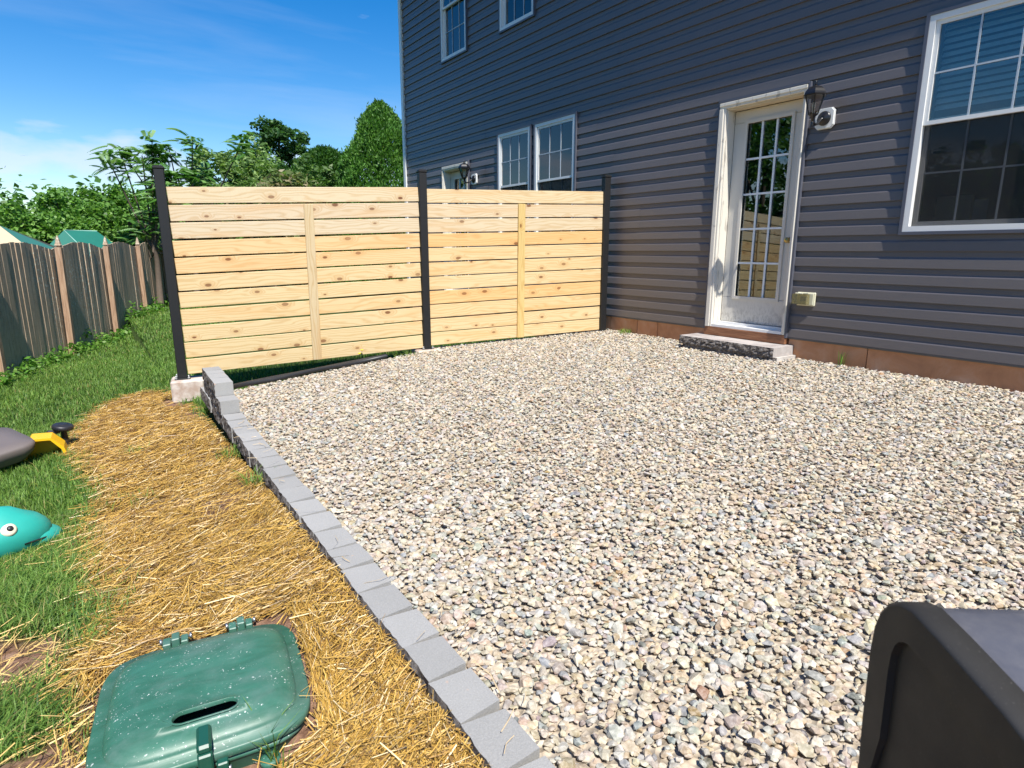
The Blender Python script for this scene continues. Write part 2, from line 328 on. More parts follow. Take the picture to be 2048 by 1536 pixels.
# ------------------------------------------------------------------ mesh helpers
class MB:
    def __init__(s): s.v = []; s.f = []; s.mi = []; s.sm = []
    def add(s, vs, fs, mi=0, smooth=False):
        o = len(s.v); s.v += [tuple(p) for p in vs]; s.f += [tuple(i + o for i in f) for f in fs]
        s.mi += [mi] * len(fs); s.sm += [smooth] * len(fs); return s
    def box(s, x0, x1, y0, y1, z0, z1, mi=0, mat=None):
        vs = [(x, y, z) for z in (z0, z1) for y in (y0, y1) for x in (x0, x1)]
        if mat is not None: vs = [mat @ Vector(p) for p in vs]
        return s.add(vs, [(0, 2, 3, 1), (4, 5, 7, 6), (0, 1, 5, 4), (2, 6, 7, 3), (0, 4, 6, 2), (1, 3, 7, 5)], mi)
    def cbox(s, x0, x1, y0, y1, z0, z1, c=.004, mi=0, mat=None, jit=0):
        """box with chamfered edges"""
        vs = []; hx, hy, hz = (x1 - x0) / 2, (y1 - y0) / 2, (z1 - z0) / 2; m = Vector(((x0 + x1) / 2, (y0 + y1) / 2, (z0 + z1) / 2))
        import bmesh
        b = bmesh.new(); bmesh.ops.create_cube(b, size=2)
        for q in b.verts: q.co = Vector((q.co.x * hx, q.co.y * hy, q.co.z * hz)) + m
        if jit:
            for q in b.verts: q.co += Vector([random.uniform(-jit, jit) for _ in range(3)])
        bmesh.ops.bevel(b, geom=list(b.edges), offset=c, segments=1, affect='EDGES')
        b.verts.index_update(); vs = [(mat @ q.co if mat is not None else q.co) for q in b.verts]; fs = [[q.index for q in f.verts] for f in b.faces]; b.free()
        return s.add(vs, fs, mi)
    def ring(s, x0, x1, y0, y1, z0, z1, wd, mi=0):
        """rectangular frame in the YZ plane: four bars butted end to end"""
        s.box(x0, x1, y0, y1, z0, z0 + wd, mi); s.box(x0, x1, y0, y1, z1 - wd, z1, mi)
        s.box(x0, x1, y0, y0 + wd, z0 + wd, z1 - wd, mi); return s.box(x0, x1, y1 - wd, y1, z0 + wd, z1 - wd, mi)
    def tube(s, pts, rad, seg=8, mi=0, smooth=True, caps=True):
        pts = [Vector(p) for p in pts]; n = len(pts); rad = rad if isinstance(rad, (list, tuple)) else [rad] * n
        vs = []; up = Vector((0, 0, 1))
        for i, p in enumerate(pts):
            t = (pts[min(i + 1, n - 1)] - pts[max(i - 1, 0)]).normalized()
            a = t.cross(up if abs(t.z) < .9 else Vector((1, 0, 0))).normalized(); b = t.cross(a)
            for k in range(seg):
                th = 2 * math.pi * k / seg; vs.append(p + (a * math.cos(th) + b * math.sin(th)) * rad[i])
        fs = [(i * seg + k, i * seg + (k + 1) % seg, (i + 1) * seg + (k + 1) % seg, (i + 1) * seg + k) for i in range(n - 1) for k in range(seg)]
        s.add(vs, fs, mi, smooth)
        if caps: o = len(s.v) - n * seg; s.f += [tuple(o + k for k in range(seg)), tuple(o + (n - 1) * seg + k for k in reversed(range(seg)))]; s.mi += [mi, mi]; s.sm += [False, False]
        return s
    def lathe(s, prof, seg=12, mi=0, mat=None, smooth=True, axis='Z'):
        vs = []
        for r, z in prof:
            for k in range(seg):
                th = 2 * math.pi * k / seg; p = Vector((r * math.cos(th), r * math.sin(th), z)); vs.append(mat @ p if mat is not None else p)
        n = len(prof)
        fs = [(i * seg + k, i * seg + (k + 1) % seg, (i + 1) * seg + (k + 1) % seg, (i + 1) * seg + k) for i in range(n - 1) for k in range(seg)]
        s.add(vs, fs, mi, smooth)
        o = len(s.v) - n * seg; s.f += [tuple(o + k for k in reversed(range(seg))), tuple(o + (n - 1) * seg + k for k in range(seg))]; s.mi += [mi, mi]; s.sm += [False, False]
        return s
    def mesh(s, name, mat):
        me = bpy.data.meshes.new(name); me.from_pydata(s.v, [], s.f)
        for m in (mat if isinstance(mat, (list, tuple)) else [mat]): me.materials.append(m)
        me.polygons.foreach_set('material_index', s.mi); me.polygons.foreach_set('use_smooth', s.sm); me.update(); return me
    def build(s, name, mat, parent=None): return link(name, s.mesh(name, mat), parent)

def link(name, me, parent=None):
    o = bpy.data.objects.new(name, me); C.objects.link(o)
    if parent is not None: o.parent = parent
    return o
def tag(o, label=None, cat=None, group=None, kind=None):
    if label: o['label'] = label
    if cat: o['category'] = cat
    if group: o['group'] = group
    if kind: o['kind'] = kind
    return o
def empty(name, loc=(0, 0, 0), rot=(0, 0, 0)):
    o = bpy.data.objects.new(name, None); o.empty_display_size = .1; C.objects.link(o); o.location = loc; o.rotation_euler = rot; return o
def copy_tree(o, parent=None):
    c = o.copy(); C.objects.link(c)
    if parent is not None: c.parent = parent
    for ch in list(o.children): copy_tree(ch, c)
    return c
def np_mesh(name, V, F, mat, col=None, smooth=False, fattr=None):
    V = np.asarray(V, np.float32); F = np.asarray(F, np.int32); k = F.shape[1]
    me = bpy.data.meshes.new(name); me.vertices.add(len(V)); me.vertices.foreach_set('co', V.ravel())
    me.loops.add(F.size); me.loops.foreach_set('vertex_index', F.ravel())
    me.polygons.add(len(F)); me.polygons.foreach_set('loop_start', np.arange(0, F.size, k, dtype=np.int32))
    me.polygons.foreach_set('use_smooth', np.full(len(F), smooth)); me.update(calc_edges=True)
    if col is not None:
        a = me.attributes.new('col', 'FLOAT_COLOR', 'POINT'); c4 = np.ones((len(V), 4), np.float32); c4[:, :3] = col; a.data.foreach_set('color', c4.ravel())
    if fattr is not None:
        a = me.attributes.new(fattr[0], 'FLOAT', 'POINT'); a.data.foreach_set('value', np.asarray(fattr[1], np.float32))
    me.materials.append(mat); return me

def vnoise(x, y, s=1.0, seed=0):
    """smooth value noise, vectorised, 0..1"""
    x = np.asarray(x, float) * s + 137.1; y = np.asarray(y, float) * s + 71.7
    xi = np.floor(x).astype(int); yi = np.floor(y).astype(int); fx = x - xi; fy = y - yi
    fx = fx * fx * (3 - 2 * fx); fy = fy * fy * (3 - 2 * fy)
    def h(a, b):
        n = (a * 374761393 + b * 668265263 + seed * 144269) & 0x7fffffff; n = ((n ^ (n >> 13)) * 1274126177) & 0x7fffffff
        return ((n ^ (n >> 16)) & 0xffff) / 65535.0
    return (h(xi, yi) * (1 - fx) + h(xi + 1, yi) * fx) * (1 - fy) + (h(xi, yi + 1) * (1 - fx) + h(xi + 1, yi + 1) * fx) * fy
def fbm(x, y, s, seed=0): return (vnoise(x, y, s, seed) + .5 * vnoise(x, y, s * 2.1, seed + 1) + .25 * vnoise(x, y, s * 4.3, seed + 2)) / 1.75
def inpoly(px, py, poly):
    px = np.asarray(px); py = np.asarray(py); ins = np.zeros(px.shape, bool); n = len(poly)
    for i in range(n):
        x0, y0 = poly[i]; x1, y1 = poly[(i + 1) % n]
        c = ((y0 > py) != (y1 > py)) & (px < (x1 - x0) * (py - y0) / ((y1 - y0) or 1e-9) + x0); ins ^= c
    return ins

# ------------------------------------------------------------------ terrain
FD = Vector((math.cos(-0.155084), math.sin(-0.155084), 0))      # direction of the new fence, towards the house
FP = Vector((5.2, 5.588, 0))                                     # its end post by the wall
FN = Vector((-FD.y, FD.x, 0))                                    # away from the camera
def fence_y(x): return FP.y + (np.asarray(x) - FP.x) * FD.y / FD.x
def edge_x(y): return .602 + .012 * np.clip(np.asarray(y, float) - .9, 0, 9)   # outer side of the stone edging
def gy_lim(x):
    x = np.asarray(x, float); lim = np.interp(x, [.7, .87, 1.2, 1.56, 2.0, 2.45, 2.9, 3.4], [5.28, 5.33, 5.42, 5.50, 5.63, 5.74, 5.86, 6.1]); return np.minimum(lim, fence_y(x) + .06)
def zgravel(x): return -.96 + .035 * (np.asarray(x) - 5.2)
def zlawn(x, y):
    x = np.asarray(x, float); y = np.asarray(y, float)
    z = -1.18 - .09 * np.clip(.6 - x, 0, 8) - .042 * np.clip(y - 2, 0, 22) + .035 * np.clip(x - .6, 0, 6)
    z = z + .030 * np.exp(-np.clip(.62 - x, 0, 9) / .14) * (y < 4.6) * (x < .62)
    z = np.where(x > .6, np.maximum(z, -1.45), z) - .07 * np.exp(-((x - .20) / .26) ** 2 - ((y - 1.34) / .15) ** 2)
    z = z + np.where((x < -.05) & (y < 2.9) & (y > -1), .05 * (fbm(x, y, 6, 41) - .4), 0)
    return z + .03 * (fbm(x, y, 1.6) - .5) + .012 * (fbm(x, y, 9, 5) - .5)
STRAW = [(.55, 6.35), (.546, 6.74), (.378, 6.99), (.163, 7.03), (-.012, 6.68), (-.232, 5.89), (-.282, 5.23), (-.109, 4.225), (-.056, 3.76), (-.216, 3.43),
         (-.136, 2.91), (-.051, 2.53), (-.065, 2.336), (-.124, 2.21), (-.151, 2.08), (-.12, 1.6), (-.02, 1.25), (-.12, .6), (-.1, -.3), (.62, -.3), (.62, 5.9)]
def ground_z(x, y):
    x = np.asarray(x, float); y = np.asarray(y, float)
    g = zgravel(x) - .035; l = zlawn(x, y)
    ins = (x > edge_x(y) + .05) & (y < gy_lim(x) + .2)
    t = np.clip((y - gy_lim(x) - .03) / .14, 0, 1)
    gg = g * (1 - t) + l * t
    return np.where(ins, gg, l)
def axis(a): return np.array(sorted(set(np.round(a, 4))))
xs = axis(np.concatenate([[-600, -300, -150, -80, -45, -30, -20, -14], np.arange(-10, -2, .4), np.arange(-2, .6, .05), [.6, .66, .67, .7, .74], np.arange(.8, 5.4, .15), [5.6, 6, 8, 11, 15, 20, 30, 50, 100, 200, 400, 700]]))
ys = axis(np.concatenate([[-500, -200, -80, -30, -12, -6, -3], np.arange(-2, 0, .2), np.arange(0, 8, .05), np.arange(8, 20, .25), [21, 23, 26, 30, 40, 60, 100, 200, 400, 800]]))
X, Y = np.meshgrid(xs, ys); Z = ground_z(X, Y)
dirt = inpoly(X, Y, STRAW).astype(float)
fore = ((X < -.05) & (Y < 2.9) & (Y > -1)); dirt = np.where(fore & ~(dirt > 0), (fbm(X, Y, 3.2, 9) > .44) * .95, dirt)
dirt = np.where((X > .7) & (Y < gy_lim(X) + .1), .8, dirt)
idx = np.arange(X.size).reshape(X.shape)
F = np.stack([idx[:-1, :-1].ravel(), idx[:-1, 1:].ravel(), idx[1:, 1:].ravel(), idx[1:, :-1].ravel()], 1)
g = link('ground', np_mesh('ground', np.stack([X.ravel(), Y.ravel(), Z.ravel()], 1), F, M['ground'], smooth=True, fattr=('dirt', dirt.ravel())))
tag(g, kind='structure')
# gravel bed sheet just above the ground
bx = np.arange(.70, 5.34, .2); by = np.arange(-3, 6.6, .2); X, Y = np.meshgrid(np.append(bx, 5.33), by)
Y = np.minimum(Y, gy_lim(X)); Z = zgravel(X) - .026
idx = np.arange(X.size).reshape(X.shape); F = np.stack([idx[:-1, :-1].ravel(), idx[:-1, 1:].ravel(), idx[1:, 1:].ravel(), idx[1:, :-1].ravel()], 1)
tag(link('gravel_bed', np_mesh('gravel_bed', np.stack([X.ravel(), Y.ravel(), Z.ravel()], 1), F, M['bed'])), kind='structure')

# ------------------------------------------------------------------ house
WX = 5.325
house = empty('house', (8, 3, -1.0))
tag(house, 'two storey house with dark slate siding, white windows and a glazed back door', 'house')
HOFF = Vector((8, 3, -1.0))
def hb(name, mb, mat, parent=house):
    """a part of the house, built in world coordinates"""
    o = link(name, mb.mesh(name, mat)); o.parent = parent
    o.matrix_parent_inverse = Matrix.Translation(-HOFF); return o
def hsub(name, mb, mat, parent): o = link(name, mb.mesh(name, mat)); o.parent = parent; return o
Y0, Y1, ZB, ZT, PIT = -5.0, 11.30, -.78, 4.90, .13
OPEN = {'door': (3.185, 4.120, -.78, 1.42), 'win_r': (1.385, 2.335, .125, 1.70), 'win_a': (7.235, 8.09, .125, 1.71), 'win_b': (6.27, 7.165, .125, 1.71),
        'door2': (8.94, 9.845, -.78, 1.43), 'up1': (8.945, 9.805, 3.045, 4.62), 'up2': (7.18, 8.04, 3.045, 4.62), 'up3': (1.385, 2.30, 3.045, 4.62)}
PROF = [(0.0, 0.0), (.0164, 0.0), (.0170, .003), (.0122, .0680), (.0111, .0725), (.0080, .0782), (.0032, .0830), (.0018, .090), (.0018, .105), (.0008, .118), (0.0, .131)]
def prof_clip(lo, hi):
    pts = []
    for i, (o, z) in enumerate(PROF):
        if i and ((PROF[i - 1][1] < lo < z) or (PROF[i - 1][1] < hi < z)):
            for c in sorted((lo, hi)):
                if PROF[i - 1][1] < c < z: t = (c - PROF[i - 1][1]) / (z - PROF[i - 1][1]); pts.append((PROF[i - 1][0] + (o - PROF[i - 1][0]) * t, c))
        if lo - 1e-6 <= z <= hi + 1e-6: pts.append((o, z))
    return pts
def siding_piece(z, ya, yb, lo=0, hi=.131, dx=0):
    pr = prof_clip(lo, hi)
    if len(pr) < 2: return
    ny = max(1, int((yb - ya) / .6)); mb = MB(); vs = []
    ph = random.uniform(0, 6)
    for j in range(ny + 1):
        y = ya + (yb - ya) * j / ny
        wob = .0011 * math.sin(y * 1.3 + ph) + random.uniform(-.0006, .0006)
        for o, zz_ in pr: vs.append((WX - o - dx - (wob if o > .004 else 0), y, z + zz_ + (wob * .8 if 0 < zz_ < .1 else 0)))
    n = len(pr); fs = [(j * n + i, j * n + i + 1, (j + 1) * n + i + 1, (j + 1) * n + i) for j in range(ny) for i in range(n - 1)]
    mb.add(vs, fs, 0, False); hb('siding_panel', mb, M['siding'])
k = 0; z = ZB
while z < ZT - .01:
    hi = min(.131, ZT - z)
    # openings met by this course
    segs = [(Y0, Y1)]
    for nm, (a, b, c, d) in OPEN.items():
        if c < z + hi - .001 and d > z + .001:
            ns = []
            for (p, q) in segs:
                if b <= p or a >= q: ns.append((p, q)); continue
                if a > p: ns.append((p, a))
                if b < q: ns.append((b, q))
            segs = ns
            if c > z + .004: siding_piece(z, a, b, 0, c - z)
            if d < z + hi - .004: siding_piece(z, a, b, d - z, hi)
    rj = random.Random(k // 2 * 7 + 3)
    joints = [rj.uniform(-4, 0), 2.46 if k // 2 == 3 else rj.uniform(.2, 1.2), rj.uniform(4.6, 6.0), rj.uniform(8.2, 8.8)]
    for (p, q) in segs:
        cuts = [p] + [j for j in sorted(joints) if p + .3 < j < q - .3] + [q]
        for i in range(len(cuts) - 1):
            siding_piece(z, cuts[i] - (.02 if i else 0), cuts[i + 1], 0, hi, .0020 * (i % 2))
    z += PIT; k += 1
# sheathing behind the siding, a grid of boxes round the openings
def wall_grid(x0, x1, ya, yb, za, zb, opens, inset=.02):
    yy = sorted({ya, yb} | {v + s for o in opens for v, s in ((o[0], inset), (o[1], -inset))}); zz_ = sorted({za, zb} | {v for o in opens for v in (o[2] + inset, o[3] - inset)})
    mb = MB()
    for i in range(len(yy) - 1):
        for j in range(len(zz_) - 1):
            cyy, czz = (yy[i] + yy[i + 1]) / 2, (zz_[j] + zz_[j + 1]) / 2
            if any(o[0] + inset < cyy < o[1] - inset and o[2] + inset < czz < o[3] - inset for o in opens): continue
            mb.box(x0, x1, yy[i], yy[i + 1], zz_[j], zz_[j + 1])
    return mb
hb('wall', wall_grid(WX + .003, 5.50, Y0, Y1, -.80, ZT + .1, list(OPEN.values())), M['interior'])
mb = MB(); mb.box(5.50, 13.8, Y1 - .12, Y1, -.80, ZT + .1); mb.box(5.50, 13.8, Y0, Y0 + .12, -.80, ZT + .1); mb.box(13.8, 13.92, Y0, Y1, -.80, ZT + .1); hb('wall', mb, M['siding'])
mb = MB(); mb.box(5.503, 13.79, Y0 + .13, Y1 - .13, -.76, -.72); mb.box(5.503, 13.79, Y0 + .13, Y1 - .13, 2.1, 2.3); mb.box(5.503, 13.79, Y0 + .13, Y1 - .13, 4.8, 4.9)
for yw in (5.2, 8.5): mb.box(5.503, 13.79, yw, yw + .1, -.72, 2.1)
mb.box(9.2, 9.3, Y0 + .13, 5.2, -.72, 2.1); mb.box(9.2, 9.3, 5.3, 8.5, -.72, 2.1); hb('interior_room', mb, M['interior'])
# foundation pieces with joints
fy = [Y0, -2.4, -.1, 2.474, 3.19, 4.12, 4.80, 5.12, 5.585, 6.6, 8.2, 10.0, Y1]
for i in range(len(fy) - 1):
    if fy[i] in (3.19,): continue
    MBf = MB().cbox(5.338, 5.50, fy[i] + .003, fy[i + 1] - .003, -1.5, -.765, .003); hb('foundation_panel', MBf, M['foundation'])
mb = MB(); mb.box(5.338, 5.50, 3.193, 4.117, -1.5, -.852); hb('foundation_panel', mb, M['foundation'])
mb = MB(); mb.box(5.352, 5.49, Y0, Y1, -1.5, -.79); hb('foundation_core', mb, M['hole'])
# starter strip under the first course, corner post, eaves
mb = MB(); mb.box(5.311, 5.324, Y0, 3.18, -.788, -.7805); mb.box(5.311, 5.324, 4.125, 8.93, -.788, -.7805); mb.box(5.311, 5.324, 9.85, Y1, -.788, -.7805); hb('starter_strip', mb, M['trimgrey'])
mb = MB(); mb.box(5.285, 5.36, Y1, Y1 + .09, -.80, ZT); mb.box(5.36, 5.43, Y1 + .06, Y1 + .09, -.80, ZT); hb('corner_post', mb, M['white'])
mb = MB(); mb.box(4.865, 5.32, Y0 - .3, Y1 + .3, ZT, ZT + .02); mb.box(4.85, 4.865, Y0 - .3, Y1 + .3, ZT - .02, ZT + .2); hb('soffit', mb, M['white'])
mb = MB(); mb.tube([(4.835, Y0 - .3, ZT + .10), (4.835, Y1 + .3, ZT + .10)], .045, 8); hb('gutter', mb, M['white'])
mb = MB(); mb.add([(4.81, Y0 - .3, ZT + .2), (4.81, Y1 + .3, ZT + .2), (9.6, Y1 + .3, ZT + 2.6), (9.6, Y0 - .3, ZT + 2.6), (14.4, Y0 - .3, ZT + .2), (14.4, Y1 + .3, ZT + .2),
    (4.81, Y0 - .3, ZT + .12), (4.81, Y1 + .3, ZT + .12), (9.6, Y1 + .3, ZT + 2.5), (9.6, Y0 - .3, ZT + 2.5), (14.4, Y0 - .3, ZT + .12), (14.4, Y1 + .3, ZT + .12)],
    [(0, 3, 2, 1), (3, 4, 5, 2), (6, 7, 8, 9), (9, 8, 11, 10), (0, 1, 7, 6), (4, 10, 11, 5), (0, 6, 9, 3), (3, 9, 10, 4), (1, 2, 8, 7), (2, 5, 11, 8)]); hb('roof', mb, M['roof'])

def window(key, cols=3, upper='blind', lower=True, curtain=None):
    y0, y1, z0, z1 = OPEN[key]
    fr = hb('window', MB().ring(5.292, 5.40, y0 + .024, y1 - .024, z0 + .024, z1 - .024, .040), M['white'])
    hsub('trim_channel', MB().ring(5.286, 5.345, y0, y1, z0, z1, .0235), M['trimgrey'], fr)
    a, b, c, d = y0 + .065, y1 - .065, z0 + .065, z1 - .065; mid = (c + d) / 2 + .045
    hsub('upper_sash', MB().ring(5.306, 5.334, a, b, mid - .035, d, .028), M['white'], fr)
    hsub('lower_sash', MB().ring(5.340, 5.368, a, b, c, mid + .01, .034), M['white'], fr)
    hsub('pane', MB().box(5.318, 5.322, a + .02, b - .02, mid - .02, d - .02), M['glass'], fr)
    hsub('pane', MB().box(5.353, 5.357, a + .02, b - .02, c + .02, mid - .01), M['glass'], fr)
    for (xa, za, zb) in ((5.3105, mid - .007, d - .028), (5.3445, c + .034, mid - .024)):
        g_ = MB(); yw = (b - a - .056) / cols
        for i in range(1, cols): y = a + .028 + yw * i; g_.box(xa, xa + .006, y - .006, y + .006, za, zb)
        zm = (za + zb) / 2
        for i in range(cols): p = a + .028 + yw * i + (.006 if i else 0); q = a + .028 + yw * (i + 1) - (.006 if i < cols - 1 else 0); g_.box(xa, xa + .006, p, q, zm - .006, zm + .006)
        hsub('muntin_grid', g_, M['grille'], fr)
    if lower: hsub('insect_screen', MB().box(5.3375, 5.3385, a, b, c, mid - .036), M['screen'], fr)
    hsub('reveal', MB().ring(5.40, 5.50, y0 + .03, y1 - .03, z0 + .03, z1 - .03, .02), M['white'], fr)
    if upper == 'blind':
        g_ = MB(); z_ = d - .03
        while z_ > mid + .07:
            ca, sa = math.cos(R(52)), math.sin(R(52))
            m_ = Matrix.Translation((5.43, 0, z_)) @ Matrix.Rotation(R(-48), 4, 'Y'); g_.box(-.024, .024, a + .015, b - .015, -.0012, .0012, mat=m_); z_ -= .046
        hsub('blind', g_, M['blind'], fr)
    if upper == 'closed':
        g_ = MB(); z_ = d - .03
        while z_ > c + .05:
            m_ = Matrix.Translation((5.405, 0, z_)) @ Matrix.Rotation(R(-70), 4, 'Y'); g_.box(-.028, .028, a + .01, b - .01, -.0012, .0012, mat=m_); z_ -= .048
        hsub('blind', g_, M['curtain'], fr)
    if curtain:
        for (p, q, mt) in curtain:
            g_ = MB(); n = max(8, int((q - p) / .018)); vs = []
            for i in range(n + 1):
                y = p + (q - p) * i / n; x = 5.415 + .018 * math.sin(i * 1.25) + .005 * math.sin(i * .37); vs += [(x, y, c), (x, y, d)]
            g_.add(vs, [(2 * i, 2 * i + 1, 2 * i + 3, 2 * i + 2) for i in range(n)], 0, True); hsub('curtain', g_, M[mt], fr)
    return fr
window('win_r'); window('up3')
window('win_a', upper=None, curtain=[(7.83, 8.03, 'palecurtain')]); window('win_b', upper=None, curtain=[(6.93, 7.10, 'palecurtain')])
window('up1', upper='closed', lower=False); window('up2', upper=None, lower=False, curtain=[(7.24, 7.98, 'curtain')])
# things seen dimly inside the right window: a panel leaning and a small sheet
mb = MB(); mb.box(5.60, 5.63, 1.98, 2.22, .10, .42); hb('interior_panel', mb, M['tanwood'])
mb = MB(); mb.box(5.55, 5.56, 1.86, 1.95, .16, .38); hb('interior_panel', mb, M['palecurtain'])

def door(key, yc, detail=True):
    y0, y1, z0, z1 = OPEN[key]
    dr = hb('door', MB().cbox(5.42, 5.46, yc - .381, yc + .381, -.708, -.46, .002).cbox(5.42, 5.46, yc - .381, yc + .381, 1.215, 1.325, .002)
            .cbox(5.42, 5.46, yc + .245, yc + .381, -.458, 1.213, .002).cbox(5.42, 5.46, yc - .381, yc - .245, -.458, 1.213, .002), M['door'])
    # raised lite frame
    hsub('lite_frame', MB().ring(5.406, 5.4215, yc - .258, yc + .258, -.475, 1.228, .030), M['door'], dr)
    hsub('pane', MB().box(5.436, 5.440, yc - .245, yc + .245, -.458, 1.213), M['glass'], dr)
    g_ = MB(); W = .228; zs = [-.445 + i * (1.20 + .445) / 5 for i in range(6)]
    for i in (1, 2): y = yc - W + 2 * W * i / 3; g_.box(5.424, 5.435, y - .009, y + .009, -.445, 1.198)
    for z_ in zs[1:-1]:
        for i in range(3): p = yc - W + 2 * W * i / 3 + (.009 if i else 0); q = yc - W + 2 * W * (i + 1) / 3 - (.009 if i < 2 else 0); g_.box(5.424, 5.435, p, q, z_ - .009, z_ + .009)
    hsub('muntin_grid', g_, M['muntin'], dr)
    # jamb and brickmould
    ja = MB(); ja.box(5.31, 5.50, yc + .386, yc + .410, -.735, 1.355); ja.box(5.31, 5.50, yc - .410, yc - .386, -.735, 1.355)
    hsub('door_jamb', ja, M['oldwhite'], dr)
    hsub('door_jamb', MB().box(5.31, 5.50, yc - .386, yc + .386, 1.331, 1.355), M['tanwood'], dr)
    mo = MB()
    for (ya, yb) in ((yc + .395, y1 - .018), (y0 + .018, yc - .395)):
        mo.cbox(5.284, 5.320, ya, yb, -.765, 1.345, .004); mo.cbox(5.274, 5.286, ya + .022 if ya > yc else ya + .004, yb - .004 if ya > yc else yb - .022, -.765, 1.345, .003)
    mo.cbox(5.284, 5.320, y0 + .018, y1 - .018, 1.3455, z1 - .018, .004); mo.cbox(5.274, 5.286, y0 + .022, y1 - .022, 1.368, z1 - .022, .003)
    hsub('door_casing', mo, M['oldwhite'], dr)
    hsub('trim_channel', MB().box(5.283, 5.335, y0, y0 + .017, -.79, z1).box(5.283, 5.335, y1 - .017, y1, -.79, z1).box(5.279, 5.335, y0 + .017, y1 - .017, z1 - .017, z1 + .004), M['trimgrey'], dr)
    hsub('threshold', MB().box(5.29, 5.49, yc - .41, yc + .41, -.764, -.738).box(5.38, 5.48, yc - .386, yc + .386, -.738, -.712), M['white'], dr)
    hsub('weather_strip', MB().box(5.424, 5.445, yc - .3855, yc + .3855, 1.3255, 1.3305).box(5.424, 5.445, yc + .3815, yc + .3855, -.71, 1.325), M['hole'], dr)
    hsub('sill_board', MB().cbox(5.284, 5.36, y0 + .01, y1 - .005, -.852, -.766, .004), M['brownwood'], dr)
    if detail: 
        m_ = Matrix.Translation((5.345, yc - .3855, .16)) @ Matrix.Rotation(R(-90), 4, 'X'); hsub('strike_plate', MB().box(5.33, 5.36, yc - .386, yc - .3835, .12, .20).lathe([(.006, 0), (.006, .006)], 8, mat=m_), M['brass'], dr)
        hsub('doorknob', MB().lathe([(.028, 0), (.028, .008), (.010, .012), (.010, .035), (.024, .045), (.027, .06), (.018, .075), (.002, .078)], 14, mat=Matrix.Translation((5.42, yc - .318, .10)) @ Matrix.Rotation(R(-90), 4, 'Y')), M['brass'], dr)
    return dr
door('door', 3.635); door('door2', 9.39)

# ------------------------------------------------------------------ wall lanterns, outlet
def lantern(loc):
    """origin on the wall plate, arm reaches out along -X"""
    t = empty('wall_lantern', loc)
    pl_ = MB(); a, c = .083, .025
    o8 = [(a - c, a), (-a + c, a), (-a, a - c), (-a, -a + c), (-a + c, -a), (a - c, -a), (a, -a + c), (a, a - c)]
    for (s0, xa, xb) in ((1, 0, -.010), (.93, -.010, -.022)):
        vs = [(xa, y * s0, z_ * s0) for y, z_ in o8] + [(xb, y * s0, z_ * s0) for y, z_ in o8]
        pl_.add(vs, [tuple(range(8)), tuple(range(15, 7, -1))] + [(i, i + 8, (i + 1) % 8 + 8, (i + 1) % 8) for i in range(8)])
    pl_.build('mount_plate', M['white'], t)
    rx = Matrix.Rotation(R(-90), 4, 'Y')
    MB().lathe([(.058, .0225), (.058, .030), (.05, .040), (.022, .048), (.016, .055)], 20, mat=rx).build('backplate', M['lampblack'], t)
    cx = -.195
    MB().tube([(-.045, 0, 0), (-.075, 0, -.018), (-.115, 0, -.052), (-.155, 0, -.062), (cx, 0, -.045), (cx, 0, -.005)], [.012, .011, .011, .012, .012, .014], 8).lathe([(.003, -.088), (.012, -.078), (.006, -.066), (.014, -.05), (.008, -.04)], 8, mat=Matrix.Translation((cx, 0, .0))).build('arm', M['lampblack'], t)
    T = Matrix.Translation((cx, 0, 0)) @ Matrix.Rotation(R(30), 4, 'Z')
    body = MB().lathe([(.016, -.012), (.036, .006), (.040, .012), (.030, .016)], 6, mat=T, smooth=False)
    z0, z1, r0, r1 = .010, .150, .038, .078
    for k in range(6):
        th = 2 * math.pi * k / 6; p0 = T @ Vector((r0 * math.cos(th), r0 * math.sin(th), z0)); p1 = T @ Vector((r1 * math.cos(th), r1 * math.sin(th), z1)); body.tube([p0, p1], .0048, 5, smooth=False)
    body.lathe([(.070, .148), (.096, .150), (.099, .157), (.076, .161)], 6, mat=T, smooth=False)
    body.build('cage', M['lampblack'], t)
    MB().lathe([(.092, .161), (.088, .178), (.072, .202), (.046, .222), (.018, .231), (.012, .236)], 6, mat=T, smooth=False).lathe([(.006, .236), (.013, .243), (.005, .250), (.010, .257), (.003, .274)], 8, mat=T).build('roof_cap', M['lampblack'], t)
    gl = MB()
    for k in range(6):
        a0, a1 = 2 * math.pi * k / 6, 2 * math.pi * (k + 1) / 6
        gl.add([T @ Vector((r0 * math.cos(a0) * .96, r0 * math.sin(a0) * .96, z0 + .003)), T @ Vector((r0 * math.cos(a1) * .96, r0 * math.sin(a1) * .96, z0 + .003)), T @ Vector((r1 * math.cos(a1) * .96, r1 * math.sin(a1) * .96, z1)), T @ Vector((r1 * math.cos(a0) * .96, r1 * math.sin(a0) * .96, z1))], [(0, 1, 2, 3)])
    gl.build('glass_shade', M['lampglass'], t)
    MB().lathe([(.010, .014), (.010, .045), (.008, .05), (.014, .075), (.014, .09), (.002, .115)], 8, mat=T).build('bulb', M['white'], t)
    return t
lan = lantern((5.308, 3.035, 1.095))
tag(lan, 'black carriage wall lantern right of the near white door, above the outlet', 'wall lamp', 'carriage lanterns on the house wall')
l2 = copy_tree(lan); l2.location = (5.308, 8.77, 1.12)
tag(l2, 'black carriage wall lantern by the far door, seen above the new fence', 'wall lamp', 'carriage lanterns on the house wall')

